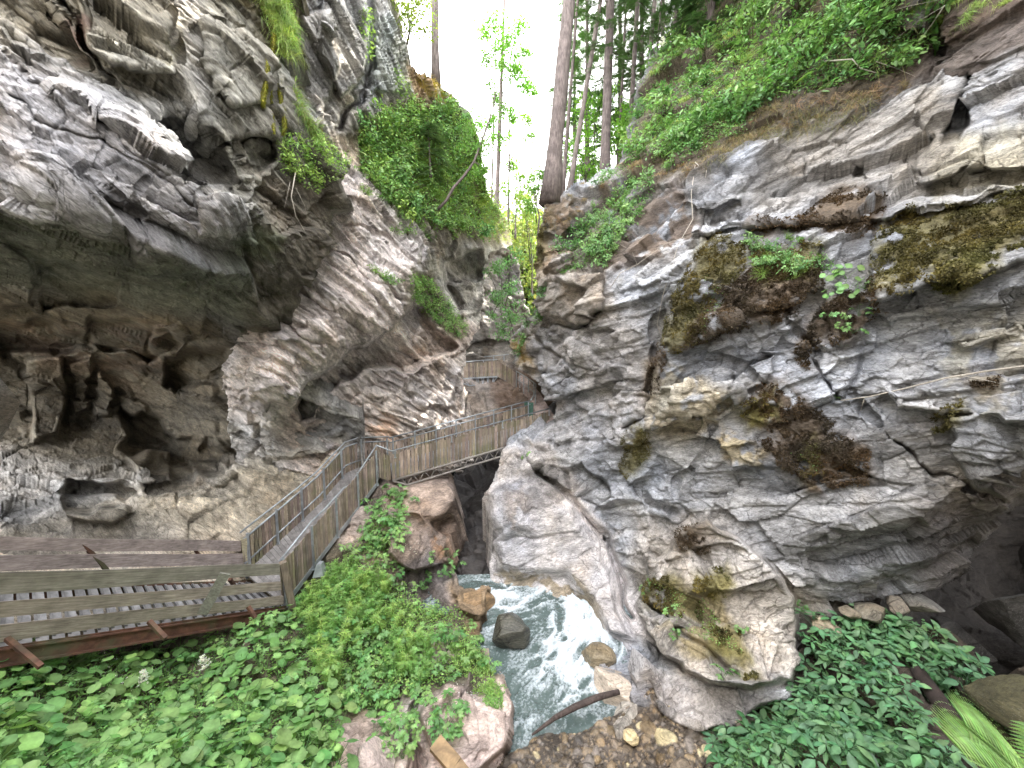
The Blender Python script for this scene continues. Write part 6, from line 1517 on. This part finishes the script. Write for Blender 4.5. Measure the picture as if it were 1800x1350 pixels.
for k, (u, v, r, lab) in enumerate(((1530, 1068, .36, 'flat pale rubble stone above the shade plants'), (1578, 1052, .30, 'angular pale stone right of the flat rubble stone'), (1450, 1090, .30, 'small tan stone at the left end of the rubble'), (1618, 1050, .34, 'grey stone at the right end of the rubble'), (1490, 1062, .22, 'little tan stone in the rubble under the wall'))):
    boulder('stone', lab, P3(u, v + 12, 8.45), (r * 1.25, r, r * .6), ((.22, .2, .16), (.23, .21, .18), (.25, .21, .15), (.18, .175, .16), (.26, .22, .16))[k], 20 + k, 'rock_right', k * .8, .5, 5, 4, 'stone')
for k, (u, v, r, c, lab) in enumerate(((1108, 1296, .17, (.45, .37, .22), 'yellowish stone on the gravel, the largest of the pale ones'), (1128, 1318, .16, (.42, .38, .30), 'cream stone right of the yellowish stone on the gravel'), (1105, 1322, .12, (.46, .40, .24), 'small yellow stone just below the yellowish stone'), (1305, 1272, .16, (.45, .38, .32), 'single pinkish stone lying under the buttress'))):
    boulder('stone', lab, P3(u, v, 7.35 if k < 3 else 7.2), (r * 1.2, r, r * .6), c, 40 + k, 'bed', k, .6, 4, 4, 'stone')
# driftwood log across the outflow, broken plank, bleached branch, twigs
mb = MB(); mb.tube(PL((1088, 1216, 8.35), (1050, 1226, 8.2), (1010, 1243, 8.0), (975, 1262, 7.8), (935, 1292, 7.55)), [.055, .07, .068, .05, .02], 12, (.55, .5, .48)); o = mb.build('driftwood_log', M['bark'], None, True, P3(1010, 1243, 8.4)); tag(o, 'dark wet driftwood log lying across the outflow of the pool', 'log')
mb = MB(); mb.tube(PL((895, 1282, 7.9), (915, 1300, 7.75), (930, 1312, 7.6)), .012, 6); tag(mb.build('stick', M['twig'], None, True, P3(915, 1300, 7.75)), 'thin pale stick in the shallow outflow below the log', 'stick')
a, b = P3(765, 1306, 6.45), P3(838, 1395, 5.9)
mb = MB(); mb.bar(a, a.lerp(b, .5) + Vector((.01, 0, .02)), .26, .13, Vector((.2, -.4, .9)), (1.25, 1.15, .85)); mb.bar(a.lerp(b, .5) + Vector((.01, 0, .02)), b, .25, .12, Vector((.2, -.4, .9)), (1.2, 1.1, .85)); tag(mb.build('squared_timber', M['drift'], None, False, a), 'short broken squared timber lying among the pink boulders', 'timber')
a, b = P3(1612, 1178, 7.15), P3(1725, 1340, 5.75)
mb = MB(); mb.tube([a, a.lerp(b, .3), a.lerp(b, .7), b], [.12, .14, .15, .12], 12, (.22, .18, .16)); tag(mb.build('fallen_log', M['bark'], None, True, a), 'dark fallen log lying down the shaded slope among the plants', 'log')
def branch(label, pts, r0, r1, twigs=(), mat='twig', name='dry_branch'):
    mb = MB(); q = PL(*pts); n = len(q); mb.tube(q, [r0 + (r1 - r0) * k / (n - 1) for k in range(n)], 6)
    for t in twigs: mb.tube(PL(*t), r1 * .9, 5, r2=r1 * .5)
    return tag(mb.build(name, M[mat], None, True, q[0]), label, 'branch')
def rd(u, v, up=.08): return tuple((u, v, float(R.at(u, v)[0][1]) - up))
branch('long bleached branch leaning along the right wall', [rd(1850, 640, .25), rd(1790, 645, .22), rd(1730, 653, .2), rd(1660, 665, .18), rd(1590, 683, .15), rd(1530, 697, .12), rd(1478, 704, .08)], .026, .010, ([rd(1690, 660, .2), rd(1750, 672, .12)], [rd(1520, 698, .12), rd(1513, 722, .06)]))
branch('pale twisted root hanging below the shrubs on the right cliff', [rd(1450, 108, .25), rd(1498, 104, .3), rd(1512, 120, .28), rd(1540, 128, .2)], .02, .008, ([rd(1540, 108, .25), rd(1575, 120, .2), rd(1608, 134, .12)],))
branch('thin root dangling down the face at the left of the moss', [rd(1222, 290, .2), rd(1215, 340, .12), rd(1218, 385, .12), rd(1192, 430, .1), rd(1165, 520, .1), rd(1155, 570, .1), rd(1170, 610, .08)], .012, .005, mat='twig')
branch('dead twig sticking out below the leaning pine', [rd(1070, 510, .1), rd(1090, 480, .3), rd(1120, 465, .35), rd(1170, 428, .35), rd(1222, 410, .3)], .014, .005, ([rd(1120, 465, .35), rd(1110, 440, .35), rd(1090, 430, .3)],))
branch('bleached twigs at the overhanging top right corner', [rd(1660, 10, .5), rd(1640, 40, .55), rd(1625, 60, .5), rd(1612, 80, .4)], .014, .004, ([rd(1660, 10, .5), rd(1610, 40, .5), rd(1570, 72, .4)], [rd(1650, 0, .5), rd(1600, 10, .5), rd(1560, 20, .4)]))
branch('short curled root end by the shrub above the bare face', [rd(1222, 285, .25), rd(1232, 295, .3), rd(1242, 300, .3), rd(1240, 312, .25)], .016, .006)
def od(u, v, up=.1): return tuple((u, v, float(OV.at(u, v)[0][1]) - up))
branch('bare hanging roots under the overhang edge', [od(520, 300, .1), od(512, 345, .25), od(520, 380, .25), od(535, 405, .2)], .014, .005, ([od(520, 330, .2), od(535, 360, .25), od(540, 380, .2)], [od(510, 320, .15), od(500, 365, .2)]))
# hanging moss cords at upper left
for k, (u0, v0, v1, r, lab) in enumerate(((466, 90, 190, .05, 'yellow green moss cord hanging from the overhang, the left one'), (478, 60, 232, .055, 'longest yellow green moss cord hanging from the overhang'), (496, 140, 236, .05, 'curved moss cord at the right of the hanging moss'))):
    q = [P3(u0 + 4 * math.sin(t * 5 + k * 2), v0 + (v1 - v0) * t, min(float(OV.at(min(u0, 503) + e_, v0 + (v1 - v0) * t)[0][1]) for e_ in (-8, 0)) - .16) for t in np.linspace(0, 1, 9)]
    lm = LM(); n = 1500; t = G.random(n) * .999; pp_ = np.array([tuple(along(q, plen(q) * x)) for x in t]); d = G.normal(size=(n, 3)); rr = r * (.5 + .6 * np.sin(t * 11 + k) ** 2)[:, None]
    lm.tube(q, r * .6, r * .35, (.16, .15, .03), 8); lm.add(leaves('narrow', pp_ + nrmz(d) * rr * .6, nrmz(d) + np.array([0, 0, -.9]), d, G.uniform(.04, .08, n), vary((.22, .22, .035), n, .3), 1.6))
    lm.V = [v - np.array(q[0], np.float32) for v in lm.V]; o = link('hanging_moss', lm.mesh('hanging_moss', M['moss'])); o.location = q[0]; tag(o, lab, 'moss')
# moss cushions on the right cliff: short fibres over the mossy rock
lm = LM()
for poly, n, cl in MOSSFIB:
    uv = sample_polys([poly], n); P_, N_, K_ = R.at(uv[:, 0], uv[:, 1]); w = R.puff[np.clip(np.round((uv[:, 1] - R.vs[0]) / R.step).astype(int), 0, len(R.vs) - 1), np.clip(np.round((uv[:, 0] - R.us[0]) / R.step).astype(int), 0, len(R.us) - 1)] > .03
    w &= fbm(P_ * 2.3, 3, 33) + .5 * fbm(P_ * 7, 2, 34) > -.12
    P_, N_ = P_[K_ & w], N_[K_ & w]; n = len(P_)
    lm.add(leaves('simple', P_ + N_ * .01, N_ + .7 * G.normal(size=(n, 3)) + np.array([0, 0, -.3]), G.normal(size=(n, 3)), G.uniform(.03, .075, n), np.array(cl, np.float32) * (1 + .9 * fbm(P_ * 3.5, 3, 4)[:, None]) * (1 + .4 * (G.random((n, 1)) * 2 - 1)) * (1 + np.array([.25, .05, -.2]) * fbm(P_ * 1.3, 2, 9)[:, None])))
o = link('moss', lm.mesh('moss', M['moss'])); tag(o, kind='stuff')
